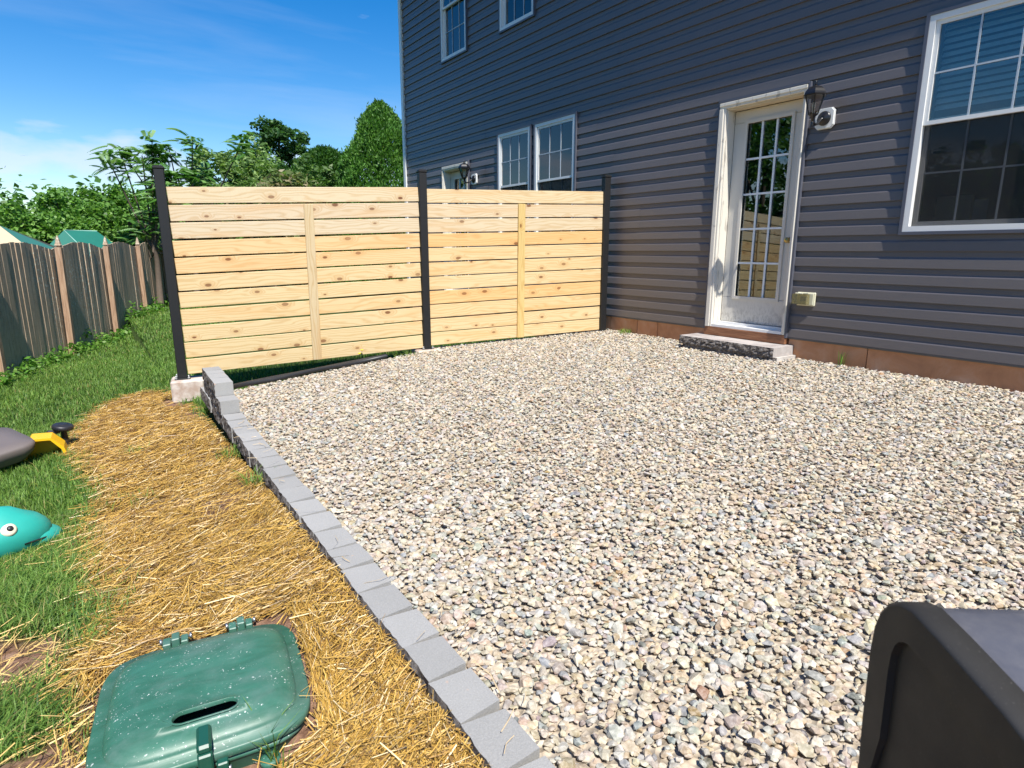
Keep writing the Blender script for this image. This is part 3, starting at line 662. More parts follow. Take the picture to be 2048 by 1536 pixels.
out = empty('outdoor_outlet', (5.308, 3.045, -.42))
tag(out, 'aged ivory outdoor outlet box with clear yellowed flip cover on the siding', 'electrical outlet')
MB().cbox(-.020, .0, -.095, .075, -.060, .060, .006).cbox(-.028, -.020, -.085, .065, -.052, .052, .004).build('mount_plate', M['outlet'], out)
MB().cbox(-.034, -.028, -.035, .035, -.022, .022, .003).box(-.0365, -.034, -.028, -.008, -.014, .014).box(-.0365, -.034, .008, .028, -.014, .014).build('receptacle', M['dgrey'], out)
cv = MB(); cv.box(-.080, -.077, -.05, .085, -.045, .045); cv.box(-.077, -.028, -.05, -.047, -.045, .045); cv.box(-.077, -.028, .082, .085, -.045, .045); cv.box(-.077, -.028, -.047, .082, -.045, -.042); cv.box(-.077, -.028, -.047, .082, .042, .045)
cv.build('flip_cover', M['bubble'], out)
MB().tube([(-.045, -.045, .050), (-.045, .075, .050)], .004, 6).tube([(-.06, .0, .047), (-.06, .03, .053)], .006, 6).build('cover_hinge', M['outlet'], out)

# door step
st = empty('door_step', (5.17, 3.67, -.98)); tag(st, 'low split-face stone step on the gravel below the near door', 'step')
yb = [3.13, 3.40, 3.68, 3.93, 4.21]
def rough_block(x0, x1, y0, y1, z0, z1, side, amp=.008, nx=8, nz=5, c=.004, chip=.0):
    """block with one split face: side 'x-' ; smooth faces slot 0, split face slot 1"""
    mb = MB(); vs = []; ny, nz_ = nx, nz
    for i in range(ny + 1):
        for j in range(nz_ + 1):
            edge = i in (0, ny) or j in (0, nz_)
            vs.append((x0 + (random.uniform(-amp, amp) if not edge else random.uniform(0, amp * .9)), y0 + (y1 - y0) * i / ny, z0 + (z1 - z0) * j / nz_))
    fs = [(i * (nz_ + 1) + j, (i + 1) * (nz_ + 1) + j, (i + 1) * (nz_ + 1) + j + 1, i * (nz_ + 1) + j + 1) for i in range(ny) for j in range(nz_)]
    fs = [tuple(reversed(f)) for f in fs]
    mb.add(vs, fs, 1)
    o = lambda i, j: i * (nz_ + 1) + j
    base = len(mb.v); mb.v += [(x1, y0, z0), (x1, y0, z1), (x1, y1, z0), (x1, y1, z1)]
    def F_(f, m=0): mb.f.append(tuple(f)); mb.mi.append(m); mb.sm.append(False)
    F_([o(i, nz_) for i in range(ny + 1)] + [base + 3, base + 1]); F_([o(i, 0) for i in range(ny, -1, -1)] + [base, base + 2])
    F_([o(0, j) for j in range(nz_, -1, -1)] + [base, base + 1][::1]); F_([o(ny, j) for j in range(nz_ + 1)] + [base + 3, base + 2]); F_([base, base + 1, base + 3, base + 2])
    return mb
for i in range(4):
    mb = rough_block(5.015 - 5.17, 5.332 - 5.17, yb[i] + .001 - 3.67, yb[i + 1] - .001 - 3.67, -.942 + .98, -.856 + .98, 'x', .009, 12, 6)
    mb.build('stone_block', [M['stepstone'], M['split']], st)
for i, (a, b) in enumerate(((3.10, 3.5), (3.5, 3.95), (3.95, 4.17))):
    rough_block(5.03 - 5.17, 5.332 - 5.17, a + .001 - 3.67, b - .001 - 3.67, -1.04 + .98, -.943 + .98, 'x', .007, 8, 4).build('base_block', [M['concrete'], M['split']], st)

# ------------------------------------------------------------------ new privacy fence
pf = empty('privacy_fence', (FP.x, FP.y, -.963), (0, 0, -0.155084))
tag(pf, 'new horizontal pine board privacy fence with black metal posts', 'fence')
# local: x runs along the fence (negative = left), y away from camera
SL = .0325
zc0 = .963
def post(s, zb, zt):
    o = MB().cbox(-.04, .04, -.04, .04, zb, zt, .004).build('fence_post', M['black'], pf); o.location = (s, 0, zc0)
    c = MB().cbox(-.046, .046, -.046, .046, zt, zt + .018, .004).cbox(-.036, .036, -.036, .036, zt + .018, zt + .028, .004).build('post_cap', M['black'], o)
    b = MB().cbox(-.065, .065, -.065, .065, zb, zb + .009, .002).build('base_plate', M['black'], o)
    for sx in (-.052, .052):
        for sy_ in (-.052, .052):
            q = MB().lathe([(.011, zb + .009), (.011, zb + .018), (.006, zb + .019), (.006, zb + .034), (.004, zb + .036)], 6, mat=Matrix.Translation((sx, sy_, 0)), smooth=False).build('anchor_bolt', M['galv'], o)
    return o
post(-4.637, -1.165, .690); post(-2.27, -1.045, .785); post(0, -1.0, .848)
blen = 2.365 - .08; rtint = random.Random(4)
bm_ = MB().cbox(-blen / 2 + .003, blen / 2 - .003, -.011, .011, -.0695, .0695, .003).mesh('board', M['pine'])
blen2 = 2.27 - .08; bm2 = MB().cbox(-blen2 / 2 + .003, blen2 / 2 - .003, -.011, .011, -.0690, .0690, .003).mesh('board', M['pine'])
TINT = [(.98, 1.02, 1.12), (.95, .98, 1.12), (.95, 1.0, 1.15), (1.05, .96, .84), (1.06, .96, .84), (1.02, 1.0, .93), (1.02, 1.0, .92), (1.03, .98, .88), (1.02, 1.0, .93), (1.02, 1.0, .92), (1.03, 1.0, .93)]
TINT2 = [(1.0, 1.02, 1.06), (.97, 1.0, 1.12), (.96, 1.0, 1.12), (1.05, .88, .66), (1.03, .99, .90), (1.03, .98, .88), (1.02, 1.0, .93), (1.06, .90, .70), (1.04, .97, .86), (1.03, 1.0, .93), (1.03, 1.0, .92)]
for (s0, me, zt, zb, tt, sl) in ((-3.4535, bm_, .598, -1.088, TINT, .0415), (-1.135, bm2, .661, -.990, TINT2, .0275)):
    pitch = (zt - zb) / 11
    for i in range(11):
        o = link('board', me, pf); o.location = (s0, random.uniform(-.0015, .0015), zc0 + zt - pitch * (i + .5) + random.uniform(-.002, .002))
        o.rotation_euler = (0, -math.atan(sl) + random.uniform(-.0012, .0012), 0); o.color = (*tt[i], 1)
for (s, zt, zb, tint) in ((-3.42, .435, -1.075, (.88, .88, .88)), (-1.135, .510, -.985, (.96, .90, .62))):
    h = zt - zb; q = MB().cbox(-h / 2, h / 2, -.010, .010, -.043, .043, .003).build('batten', M['pine'], pf)
    q.location = (s, -.0225, zc0 + (zt + zb) / 2); q.rotation_euler = (0, R(90) + .008, 0); q.color = (*tint, 1)
def fpt(s, off=0): return FP + FD * s + FN * off
for (s, h, lab, dx, dy) in ((-4.60, .20, 'stained concrete footing under the left black fence post', .0, -.0), (-2.27, .12, 'pale concrete footing under the middle black fence post', 0, 0)):
    p = fpt(s); zt = -1.165 if s < -4 else -1.045
    o = MB().cbox(-.135, .135, -.14, .13, -h, -.001, .012, jit=.004).build('post_footing', M['padcon']); o.location = (p.x + dx, p.y, zt); o.rotation_euler = (0, 0, -.155); tag(o, lab, 'footing', 'concrete footings of the new fence')
# black plastic edging lying in front of the fence gap
mb = MB(); pts = [(.83, 5.33), (1.0, 5.385), (1.2, 5.44), (1.45, 5.495), (1.65, 5.55), (2.0, 5.65), (2.4, 5.75)]
mb.tube([(x, y - .02, float(zgravel(x)) + .012 + .008 * math.sin(x * 9)) for x, y in pts], .020, 8); mb.tube([(x + .02, y + .04, float(zgravel(x)) + .006) for x, y in pts], .022, 8)
tag(mb.build('edging_pipe', M['tube']), 'black plastic edging lying along the gravel under the new fence', 'garden edging')

# ------------------------------------------------------------------ stone edging
ed = empty('stone_edging', (.68, 3, -1.2)); tag(ed, 'curved row of grey concrete blocks edging the gravel, stepped up at the far end', 'garden edging')
EO = Vector((.68, 3, -1.2))
def eblock(xo, xi, y0, y1, zt, zb, skew=0.0, tint=1.0, drop=0.0):
    # tapered block: outer side split and long, inner side shorter
    mb = rough_block(0, xi - xo, 0, y1 - y0, 0, zt - zb, 'x', .006, 7, 5)
    L_ = y1 - y0; W_ = xi - xo; vs = []
    for (x, y, z_) in mb.v:
        t = max(0, min(1, x / W_)); yy = y + (-(y / L_ - .5) * 2) * (.012 if skew == 0 else skew) * t
        zz_ = z_ - drop * t * (1 if z_ > .05 else 0)
        vs.append((x, yy, zz_))
    mb.v = vs
    o = mb.build('block', [M['block'], M['split']], ed); o.location = Vector((xo, y0, zb)) - EO; o.color = (tint, tint, tint, 1); o.rotation_euler = (random.uniform(-.012, .012), random.uniform(-.015, .015), random.uniform(-.03, .01)); return o
y = .10; rb = random.Random(5)
seams = [.22, .40, .578, .752, .925, 1.10, 1.27, 1.44, 1.615, 1.79, 1.965, 2.14, 2.32, 2.50, 2.675, 2.85, 3.03, 3.21, 3.385, 3.56, 3.74, 3.92, 4.10, 4.28, 4.46, 4.64, 4.82, 5.0, 5.18, 5.36, 5.53]
seams = [-1.18 + .175 * i for i in range(8)] + seams
for i in range(len(seams) - 1):
    a, b = seams[i], seams[i + 1]; xo = float(edge_x((a + b) / 2)) + rb.uniform(-.005, .005)
    eblock(xo, xo + .122 + rb.uniform(-.003, .003), a + .0015, b - .0015, -1.108 + rb.uniform(-.003, .003), -1.21, 0, rb.uniform(.93, 1.08))
for (a, b, lv) in [(4.46, 4.635, 1), (4.635, 4.81, 1), (4.81, 4.985, 1), (4.985, 5.16, 1), (5.16, 5.34, 1), (4.64, 4.84, 2), (4.84, 5.04, 2), (5.04, 5.18, 2), (5.18, 5.34, 2)]:
    xo = .640 + (a - 4.46) * .035 - (.0 if lv == 1 else .004); z_ = -1.106 + .095 * (lv - 1)
    eblock(xo, xo + .125, a + .0015, b - .0015, z_ + .094, z_ + .0005, .006, rb.uniform(.95, 1.1))

# ------------------------------------------------------------------ gravel stones
def hull_variant(npts, seed):
    import bmesh
    r = np.random.default_rng(seed); p = r.normal(size=(npts, 3)); p /= np.linalg.norm(p, axis=1)[:, None]
    p *= r.uniform(.82, 1.08, (npts, 1)); p *= np.array([1.0, r.uniform(.66, .98), r.uniform(.36, .58)]) * .5
    p[:, 2] = np.clip(p[:, 2], -.24, .24)
    b = bmesh.new()
    for q in p: b.verts.new(q)
    bmesh.ops.convex_hull(b, input=list(b.verts)); bmesh.ops.delete(b, geom=[v for v in b.verts if not v.link_faces], context='VERTS')
    bmesh.ops.triangulate(b, faces=list(b.faces)); b.verts.index_update()
    V = np.array([v.co[:] for v in b.verts]); F = np.array([[v.index for v in f.verts] for f in b.faces]); b.free(); return V, F
PAL = np.array([(.68, .59, .46), (.72, .65, .54), (.60, .48, .34), (.52, .51, .48), (.63, .62, .59), (.36, .39, .41), (.76, .73, .68), (.50, .30, .15), (.58, .47, .36), (.42, .43, .36), (.19, .20, .20), (.68, .55, .37), (.48, .42, .38)])
PAL = PAL * np.array([.715, .685, .625])
PW = np.array([.20, .15, .13, .09, .11, .05, .06, .012, .07, .03, .012, .06, .05]); PW /= PW.sum()
def rotm(ax, ay, az):
    ca, sa = np.cos(ax), np.sin(ax); cb, sb = np.cos(ay), np.sin(ay); cc, sc = np.cos(az), np.sin(az)
    Rm = np.empty((len(ax), 3, 3)); Rm[:, 0, 0] = cc * cb; Rm[:, 0, 1] = cc * sb * sa - sc * ca; Rm[:, 0, 2] = cc * sb * ca + sc * sa
    Rm[:, 1, 0] = sc * cb; Rm[:, 1, 1] = sc * sb * sa + cc * ca; Rm[:, 1, 2] = sc * sb * ca - cc * sa; Rm[:, 2, 0] = -sb; Rm[:, 2, 1] = cb * sa; Rm[:, 2, 2] = cb * ca; return Rm
def stones():
    st_ = .0172; gx = np.arange(.735, 5.335, st_); gy = np.arange(.25, 6.35, st_); X, Y = np.meshgrid(gx, gy); X = X.ravel(); Y = Y.ravel()
    X = X + rng.uniform(-.014, .014, X.size); Y = Y + rng.uniform(-.014, .014, Y.size)
    keep = (Y > .27 * X - .35) & (X < 5.33) & (X > edge_x(Y) + .132) & (Y < gy_lim(X) + .005)
    keep &= ~((X > 5.03) & (Y > 3.12) & (Y < 4.2))
    d = np.hypot(X, Y); keep &= rng.uniform(size=X.size) < np.where(d < 2.6, .90, np.where(d < 4, .84, .78))
    X = X[keep]; Y = Y[keep]; n = X.size; d = np.hypot(X, Y)
    size = np.clip(rng.lognormal(np.log(.0262), .32, n), .011, .056); size *= np.where(d > 4, 1.08, 1.0)
    layer = rng.uniform(size=n) < .42
    Z = zgravel(X) - .012 + .010 * (fbm(X, Y, 1.2, 3) - .5) + np.where(layer, rng.uniform(-.001, .005, n), rng.uniform(-.009, -.002, n))
    col = PAL[rng.choice(len(PAL), n, p=PW)] * rng.uniform(.82, 1.12, (n, 1)) + rng.normal(0, .012, (n, 3)); col = np.clip(col, .03, .82)
    Rm = rotm(rng.normal(0, .21, n), rng.normal(0, .21, n), rng.uniform(0, 6.283, n))
    Vs, Fs, Cs = [], [], []; off = 0
    for near in (True, False):
        nv = 26; var = [hull_variant(18 if near else 12, 100 + i + 50 * near) for i in range(nv)]
        sel = np.where(d < 2.7 if near else d >= 2.7)[0]; pick = rng.integers(0, nv, sel.size)
        for k_ in range(nv):
            ii = sel[pick == k_]
            if not ii.size: continue
            V, F = var[k_]; P = np.einsum('nij,vj->nvi', Rm[ii], V) * size[ii][:, None, None] + np.stack([X[ii], Y[ii], Z[ii]], 1)[:, None, :]
            Vs.append(P.reshape(-1, 3)); Fs.append((F[None] + (np.arange(ii.size) * len(V))[:, None, None] + off).reshape(-1, 3)); Cs.append(np.repeat(col[ii], len(V), 0)); off += ii.size * len(V)
    print('stones', n, 'tris', sum(len(f) for f in Fs))
    o = link('gravel', np_mesh('gravel', np.concatenate(Vs), np.concatenate(Fs), M['gravel'], np.concatenate(Cs)))
    tag(o, 'pale mixed river gravel filling the yard between fence, wall and edging', 'gravel', kind='stuff')
stones()

# ------------------------------------------------------------------ straw
def ribbons(name, X, Y, Zf, L_, W_, yaw, pit_, bend, col, mat, lift):
    n = X.size; ts = np.array([-.5, 0, .5]); dx, dy = np.cos(yaw), np.sin(yaw); P = np.empty((n, 3, 3))
    for i, t in enumerate(ts):
        P[:, i, 0] = X + dx * t * L_ - dy * bend * (t * t) * L_; P[:, i, 1] = Y + dy * t * L_ + dx * bend * (t * t) * L_
        P[:, i, 2] = Zf(P[:, i, 0], P[:, i, 1]) + lift + t * L_ * np.sin(pit_)
    roll = rng.uniform(-1.0, 1.0, n); sx = -dy * np.cos(roll); sy_ = dx * np.cos(roll); sz = np.sin(roll); S = np.stack([sx, sy_, sz], 1)[:, None, :] * (W_ / 2)[:, None, None]
    V = np.stack([P - S, P + S], 2).reshape(-1, 3)          # n,3,2
    b = (np.arange(n) * 6)[:, None, None]; F = (np.array([[0, 1, 3, 2], [2, 3, 5, 4]])[None] + b).reshape(-1, 4)
    return V, F, np.repeat(col, 6, 0)
def zl(x, y): return zlawn(x, y)
n = 200000; X = rng.uniform(-.35, .66, n); Y = rng.uniform(.2, 7.1, n) ** 1.0; Y = np.where(rng.uniform(size=n) < .45, rng.uniform(.3, 3.2, n), Y)
jx = X + rng.normal(0, .045, n); jy = Y + rng.normal(0, .06, n)
k = inpoly(jx, jy, STRAW) & (X < edge_x(Y) - .006) & ~((X > .42) & (Y > 5.85) & (Y < 6.42))
dens = np.clip(.42 + 2.2 * (fbm(X, Y, 2.4, 21) - .40), .08, 1); k &= rng.uniform(size=n) < dens
ca_, sa_ = math.cos(R(6.5)), math.sin(R(6.5)); bxr = (X - .127) * ca_ - (Y - 1.690) * sa_; byr = (X - .127) * sa_ + (Y - 1.690) * ca_
inbox = (np.abs(bxr) < .272) & (byr < .280) & (byr > -.36) & (np.hypot(np.maximum(np.abs(bxr) - .14, 0), np.maximum(np.abs(byr) - .17, 0)) < .142); k &= ~inbox
X = X[k][:100000]; Y = Y[k][:100000]; n = X.size
L_ = np.clip(rng.lognormal(np.log(.065), .6, n), .015, .26); W_ = rng.uniform(.0011, .0031, n) * np.where(Y > 3.5, 1.3, 1)
yaw = np.where(rng.uniform(size=n) < np.where(Y < 2.6, .25, .5), rng.normal(.55, .55, n) + 1.6 * (fbm(X, Y, 2.0, 77) - .5), rng.uniform(0, 3.14, n))
L_ = np.minimum(L_, np.where(X > .55, .08, L_))
sc_ = np.array([(.47, .285, .055), (.55, .355, .09), (.34, .19, .042), (.73, .57, .31), (.20, .115, .04), (.52, .305, .06)])[rng.choice(6, n, p=[.28, .22, .2, .08, .12, .10])] * rng.uniform(.8, 1.15, (n, 1))
gx_ = (X - .127) * math.cos(R(7.5)) - (Y - 1.69) * math.sin(R(7.5)); gy_ = (X - .127) * math.sin(R(7.5)) + (Y - 1.69) * math.cos(R(7.5))
sidey = (np.abs(gx_) > .25) & (np.abs(gx_) < .34) & (np.abs(gy_) < .27); endx = (np.abs(gy_) > .25) & (np.abs(gy_) < .34) & (np.abs(gx_) < .26)
yaw = np.where(sidey, R(82.5) + rng.normal(0, .25, n), np.where(endx, R(-7.5) + rng.normal(0, .25, n), yaw)); L_ = np.where(sidey | endx, np.minimum(L_, .11), L_)
lift = np.abs(rng.normal(0, .012, n)) + .004 + .018 * fbm(X, Y, 6, 31)
pz = rng.normal(0, .13, n); ends = np.abs(np.sin(pz)) * L_ / 2; lift = np.maximum(lift, ends * .9)
V, F, Cc = ribbons('straw', X, Y, zl, L_, W_, yaw, pz, rng.normal(0, .25, n), sc_, None, lift)
# thin scatter over the rough ground left of the green box
n = 2400; X2 = rng.uniform(-1.0, -.02, n); Y2 = rng.uniform(.9, 3.3, n); kk = (fbm(X2, Y2, 3.2, 9) > .42); X2 = X2[kk]; Y2 = Y2[kk]; n = X2.size
V2, F2, C2 = ribbons('straw', X2, Y2, zl, rng.uniform(.04, .2, n), rng.uniform(.0015, .0035, n), rng.normal(.7, .6, n), rng.normal(0, .15, n), rng.normal(0, .3, n), np.array([(.70, .50, .18), (.60, .40, .14)])[rng.integers(0, 2, n)], None, rng.uniform(.006, .035, n))
# stray bits that fell over the edging stones
n = 46; X3 = rng.uniform(.60, .80, n); Y3 = rng.uniform(.85, 4.3, n)
V3, F3, C3 = ribbons('straw', X3, Y3, lambda a, b: 0 * a - 1.103, rng.uniform(.03, .12, n), rng.uniform(.0015, .003, n), rng.uniform(0, 3.1, n), rng.normal(0, .08, n), rng.normal(0, .5, n), np.tile([(.50, .38, .22)], (n, 1)), None, rng.uniform(.004, .010, n))
V = np.concatenate([V, V2, V3]); F = np.concatenate([F, F2 + len(X) * 6, F3 + (len(X) + len(X2)) * 6]); Cc = np.concatenate([Cc, C2, C3])
tag(link('straw_mulch', np_mesh('straw', V, F, M['straw'], Cc)), 'golden straw mulch spread between the lawn and the stone edging', 'straw', kind='stuff')

# ------------------------------------------------------------------ grass
def blades(X, Y, Z, H, W_, lean, yaw, col, three=True):
    n = X.size; dx, dy = np.cos(yaw), np.sin(yaw); sx, sy_ = -dy, dx
    P = []
    for (t, wf) in ((0, 1), (.55, .8)):
        ox = dx * lean * H * t ** 1.8; oy = dy * lean * H * t ** 1.8; oz = H * t * (1 - .25 * lean * t)
        for s_ in (-1, 1): P.append(np.stack([X + ox + s_ * sx * W_ * wf / 2, Y + oy + s_ * sy_ * W_ * wf / 2, Z + oz], 1))
    P.append(np.stack([X + dx * lean * H, Y + dy * lean * H, Z + H * (1 - .35 * lean)], 1))
    V = np.stack(P, 1).reshape(-1, 3); b = (np.arange(n) * 5)[:, None, None]
    F = (np.array([[0, 1, 3], [0, 3, 2], [2, 3, 4]])[None] + b).reshape(-1, 3)
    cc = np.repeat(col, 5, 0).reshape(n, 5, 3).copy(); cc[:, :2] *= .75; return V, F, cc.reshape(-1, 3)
GC = np.array([(.105, .195, .036), (.15, .26, .048), (.195, .32, .07), (.045, .11, .020), (.19, .26, .05), (.33, .29, .11)])
def grass():
    Vs, Fs, Cs = [], [], []; off = 0
    def put(a):
        nonlocal off
        Vs.append(a[0]); Fs.append(a[1] + off); Cs.append(a[2]); off += len(a[0])
    # mown lawn, denser near, out to the old fence and behind the new one
    for (n, ya, yb_, xa, xb, H0, W0) in ((52000, 2.6, 6.2, -1.6, .1, .060, .0042), (60000, 5.2, 11, -2.6, 1.1, .065, .0065), (26000, 10, 18, -1.6, 2.4, .075, .011), (16000, 5.4, 8, .7, 5.2, .09, .005)):
        X = rng.uniform(xa, xb, n); Y = rng.uniform(ya, yb_, n)
        k = ~inpoly(X + rng.normal(0, .05, n), Y + rng.normal(0, .07, n), STRAW) & ((Y > gy_lim(X) + .13) | (X < .62))
        fx = -.42 + (Y - 12.3) * .305; k &= (X > fx)
        if xb > 4: k &= Y > gy_lim(X) + .15
        X = X[k]; Y = Y[k]; n = X.size; ci = rng.choice(6, n, p=[.28, .28, .20, .12, .09, .03]); c = GC[ci] * rng.uniform(.8, 1.2, (n, 1)) * (0.95 + .4 * fbm(X, Y, 1.3, 12))[:, None]
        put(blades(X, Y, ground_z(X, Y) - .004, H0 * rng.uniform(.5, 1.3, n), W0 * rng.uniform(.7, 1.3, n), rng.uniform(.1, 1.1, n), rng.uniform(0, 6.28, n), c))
    # long rough grass in the near left corner
    n = 44000; X = rng.uniform(-1.15, .05, n); Y = rng.uniform(.75, 3.6, n)
    k = ~inpoly(X + rng.normal(0, .05, n), Y + rng.normal(0, .05, n), STRAW) & ((fbm(X, Y, 3.2, 9) < .46 + rng.normal(0, .04, n)) | (Y > 2.9)); X = X[k]; Y = Y[k]; n = X.size
    c = GC[rng.choice(6, n, p=[.22, .26, .22, .10, .14, .06])] * rng.uniform(.8, 1.3, (n, 1))
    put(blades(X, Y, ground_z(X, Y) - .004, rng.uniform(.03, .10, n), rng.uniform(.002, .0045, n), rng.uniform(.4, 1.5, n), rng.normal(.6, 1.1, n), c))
    print('grass tris', sum(len(f) for f in Fs))
    tag(link('lawn_grass', np_mesh('grass', np.concatenate(Vs), np.concatenate(Fs), M['grass'], np.concatenate(Cs))), 'green lawn grass sloping down to the old wooden fence', 'grass', kind='stuff')
grass()
def tuft(x, y, z, n, h, wd, lab, cat='plant', spread=.03, name='grass_tuft', lean=(.2, 1.0)):
    X = rng.normal(0, spread, n); Y = rng.normal(0, spread, n)
    c = GC[rng.choice(6, n, p=[.2, .3, .25, .05, .15, .05])] * rng.uniform(.9, 1.4, (n, 1))
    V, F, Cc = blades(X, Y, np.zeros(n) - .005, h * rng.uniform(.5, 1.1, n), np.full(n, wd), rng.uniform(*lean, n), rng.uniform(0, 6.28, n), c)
    o = link(name, np_mesh(name, V, F, M['grass'], Cc)); o.location = (x, y, z); return tag(o, lab, cat)
G = lambda x, y: float(ground_z(x, y))
tuft(5.27, 5.24, -.965, 90, .07, .006, 'bright green weed tuft at the wall foot, near the right fence post', spread=.05)
tuft(5.30, 2.66, -.965, 12, .17, .008, 'sparse upright grass sprig against the brown foundation', spread=.012, lean=(.05, .4))
tuft(.60, 3.9, G(.56, 3.9) + .01, 70, .10, .0045, 'small grass tuft in the straw beside the edging, nearest the stacked blocks', spread=.035)
tuft(.588, 3.2, G(.58, 3.2) + .01, 50, .13, .004, 'grass tuft leaning over the edging stones beside the straw', spread=.025, lean=(.5, 1.4))
tuft(.12, 4.6, G(.12, 4.6) + .01, 60, .07, .004, 'small green grass patch growing through the middle of the straw', spread=.05)
tuft(.08, 3.55, G(.08, 3.55) + .01, 70, .07, .004, 'flat green grass patch in the straw right of the teal toy', spread=.06)
tuft(.22, 1.50 - .11, G(.22, 1.4) + .02, 14, .17, .004, 'long grass blades rising in front of the green box latch', spread=.03, lean=(.1, .7))
for i, (s, off_, nn, hh) in enumerate([(-4.25, -.10, 40, .10), (-4.0, .0, 90, .13), (-3.72, .02, 80, .12), (-3.3, .05, 70, .10), (-2.75, .0, 90, .13), (-2.55, -.05, 60, .09), (-3.0, .0, 80, .11)]):
    p = fpt(s, off_ - .15); tuft(p.x, p.y, G(p.x, p.y), nn, hh, .005, ['short grass tuft beside the stacked blocks under the fence', 'taller grass tuft in the fence shadow next to the stacked blocks', 'grass tuft in the fence shadow left of the batten', 'grass tuft under the fence right of the left batten', 'green grass tuft under the fence left of the middle post', 'low grass tuft beside the middle post footing', 'grass tuft with dandelions below the left fence panel'][i], spread=.07)
dl = empty('dandelion', (float(fpt(-3.02, -.08).x), float(fpt(-3.02, -.08).y), G(float(fpt(-3.02, -.08).x), float(fpt(-3.02, -.08).y)) + .12)); tag(dl, 'yellow dandelions standing in the grass below the left fence panel', 'flower')
for (dx, dy, h) in ((0, 0, .13), (.035, .02, .16)):
    MB().tube([(dx, dy, -.16), (dx + .005, dy, h)], .002, 5).build('stem', M['plug'], dl); MB().lathe([(.002, h), (.014, h + .004), (.016, h + .010), (.006, h + .013)], 10, mat=Matrix.Translation((dx + .005, dy, 0))).build('flower_head', M['dandelion'], dl)

# ------------------------------------------------------------------ old picket fence
of = empty('old_wooden_fence', (-.42, 12.3, -1.7)); tag(of, 'weathered grey scalloped picket fence with reddish posts at the lawn edge', 'fence')
OD = Vector((.293, .956, 0)).normalized(); ON = Vector((.956, -.293, 0))        # ON faces the lawn
OP = Vector((-.42, 12.3, 0)); SP = 2.40
prnd = random.Random(11)
pk_me = {}
def opt(t): return OP + OD * (t * SP)
def rail_z(t): return -1.70 + .033 * t      # ground slowly rises
def ztop(t): return .045 + .032 * t
ang = math.atan2(OD.y, OD.x)
pm = MB().cbox(-.045, .045, -.045, .045, -.2, 1.72, .004).mesh('fence_post', M['postwood'])
cm = MB().lathe([(.030, 1.72), (.030, 1.735), (.052, 1.74), (.058, 1.755), (.048, 1.77), (.040, 1.80), (.028, 1.85), (.010, 1.895), (.002, 1.91)], 4, smooth=False, mat=Matrix.Rotation(R(45), 4, 'Z')).mesh('post_finial', M['oldfence'])
npk = 17; wp = SP / npk
for t in range(-7, 7):
    p = opt(t) + ON * .075; o = link('fence_post', pm, of); o.location = (p.x + .42, p.y - 12.3, ztop(t) - 1.72 + 1.7); o.rotation_euler = (prnd.uniform(-.012, .012), prnd.uniform(-.012, .012), ang)
    f = link('post_finial', cm, o)
    rail = MB()
    for zr in (.25, .95, 1.5): rail.box(.02, SP - .02, -.02, .018, zr, zr + .085)
    ro = rail.build('rail', M['oldfence'], of); q = opt(t) - ON * .03; ro.location = (q.x + .42, q.y - 12.3, ztop(t) - 1.75 + 1.7); ro.rotation_euler = (0, 0, ang)
    for i in range(npk):
        u = (i + .5) / npk; h = 1.70 + .12 * math.sin(math.pi * u) - .02 + prnd.uniform(-.006, .006); key = round(h, 2)
        hw = wp / 2 - .003
        dz = .12 * (math.sin(math.pi * min(1, u + .5 / npk)) - math.sin(math.pi * max(0, u - .5 / npk))) / 2
        mb = MB().add([(-hw, -.009, -.25), (hw, -.009, -.25), (hw, .009, -.25), (-hw, .009, -.25), (-hw, -.009, h - dz), (hw, -.009, h + dz), (hw, .009, h + dz), (-hw, .009, h - dz)], [(0, 1, 5, 4), (1, 2, 6, 5), (2, 3, 7, 6), (3, 0, 4, 7), (4, 5, 6, 7), (3, 2, 1, 0)])
        o = mb.build('picket', M['oldfence'], of); q = opt(t + u) + ON * prnd.uniform(.0, .008)
        o.location = (q.x + .42, q.y - 12.3, ztop(t + u) - 1.72 + 1.7); o.rotation_euler = (prnd.uniform(-.006, .006), prnd.uniform(-.012, .012), ang + prnd.uniform(-.012, .012))
# weeds along its foot
def leaf_blob(centers, nper, rad, size, cols, flat=.6):
    n = len(centers) * nper; c = np.repeat(np.asarray(centers), nper, 0); p = c + rng.normal(0, 1, (n, 3)) * np.asarray(rad)
    return leaves(p, size * rng.uniform(.6, 1.4, n), cols, flat)
def leaves(p, s, cols, flat=.5, up=None, elong=1.6, droop=0.0):
    n = len(p); d = rng.normal(size=(n, 3)); d[:, 2] = d[:, 2] * .5 - droop; d /= np.linalg.norm(d, axis=1)[:, None]
    nn = rng.normal(size=(n, 3)) * flat; nn[:, 2] += 1; side = np.cross(d, nn); side /= np.linalg.norm(side, axis=1)[:, None] + 1e-9
    s = np.asarray(s)[:, None]; a = p - d * s * elong / 2; b = p + d * s * elong / 2; l = p + side * s * .5; r = p - side * s * .5
    V = np.stack([a, l, b, r], 1).reshape(-1, 3); F = (np.arange(n) * 4)[:, None] + np.array([[0, 1, 2, 3]])
    ci = rng.integers(0, len(cols), n); c = np.asarray(cols)[ci] * rng.uniform(.8, 1.25, (n, 1)); return V, F, np.repeat(c, 4, 0)
cen = []
for t in np.arange(-3.2, 3.9, .035):
    if rng.uniform() < .75: q = opt(t) + ON * float(abs(rng.normal(.12, .10)) + .03); cen.append((q.x, q.y, G(q.x, q.y) + rng.uniform(.02, .13) + (.18 if rng.uniform() < .08 else 0)))
V, F, Cc = leaf_blob(cen, 34, (.09, .09, .05), .042, [(.08, .20, .025), (.12, .27, .035), (.06, .15, .02), (.16, .28, .05)])
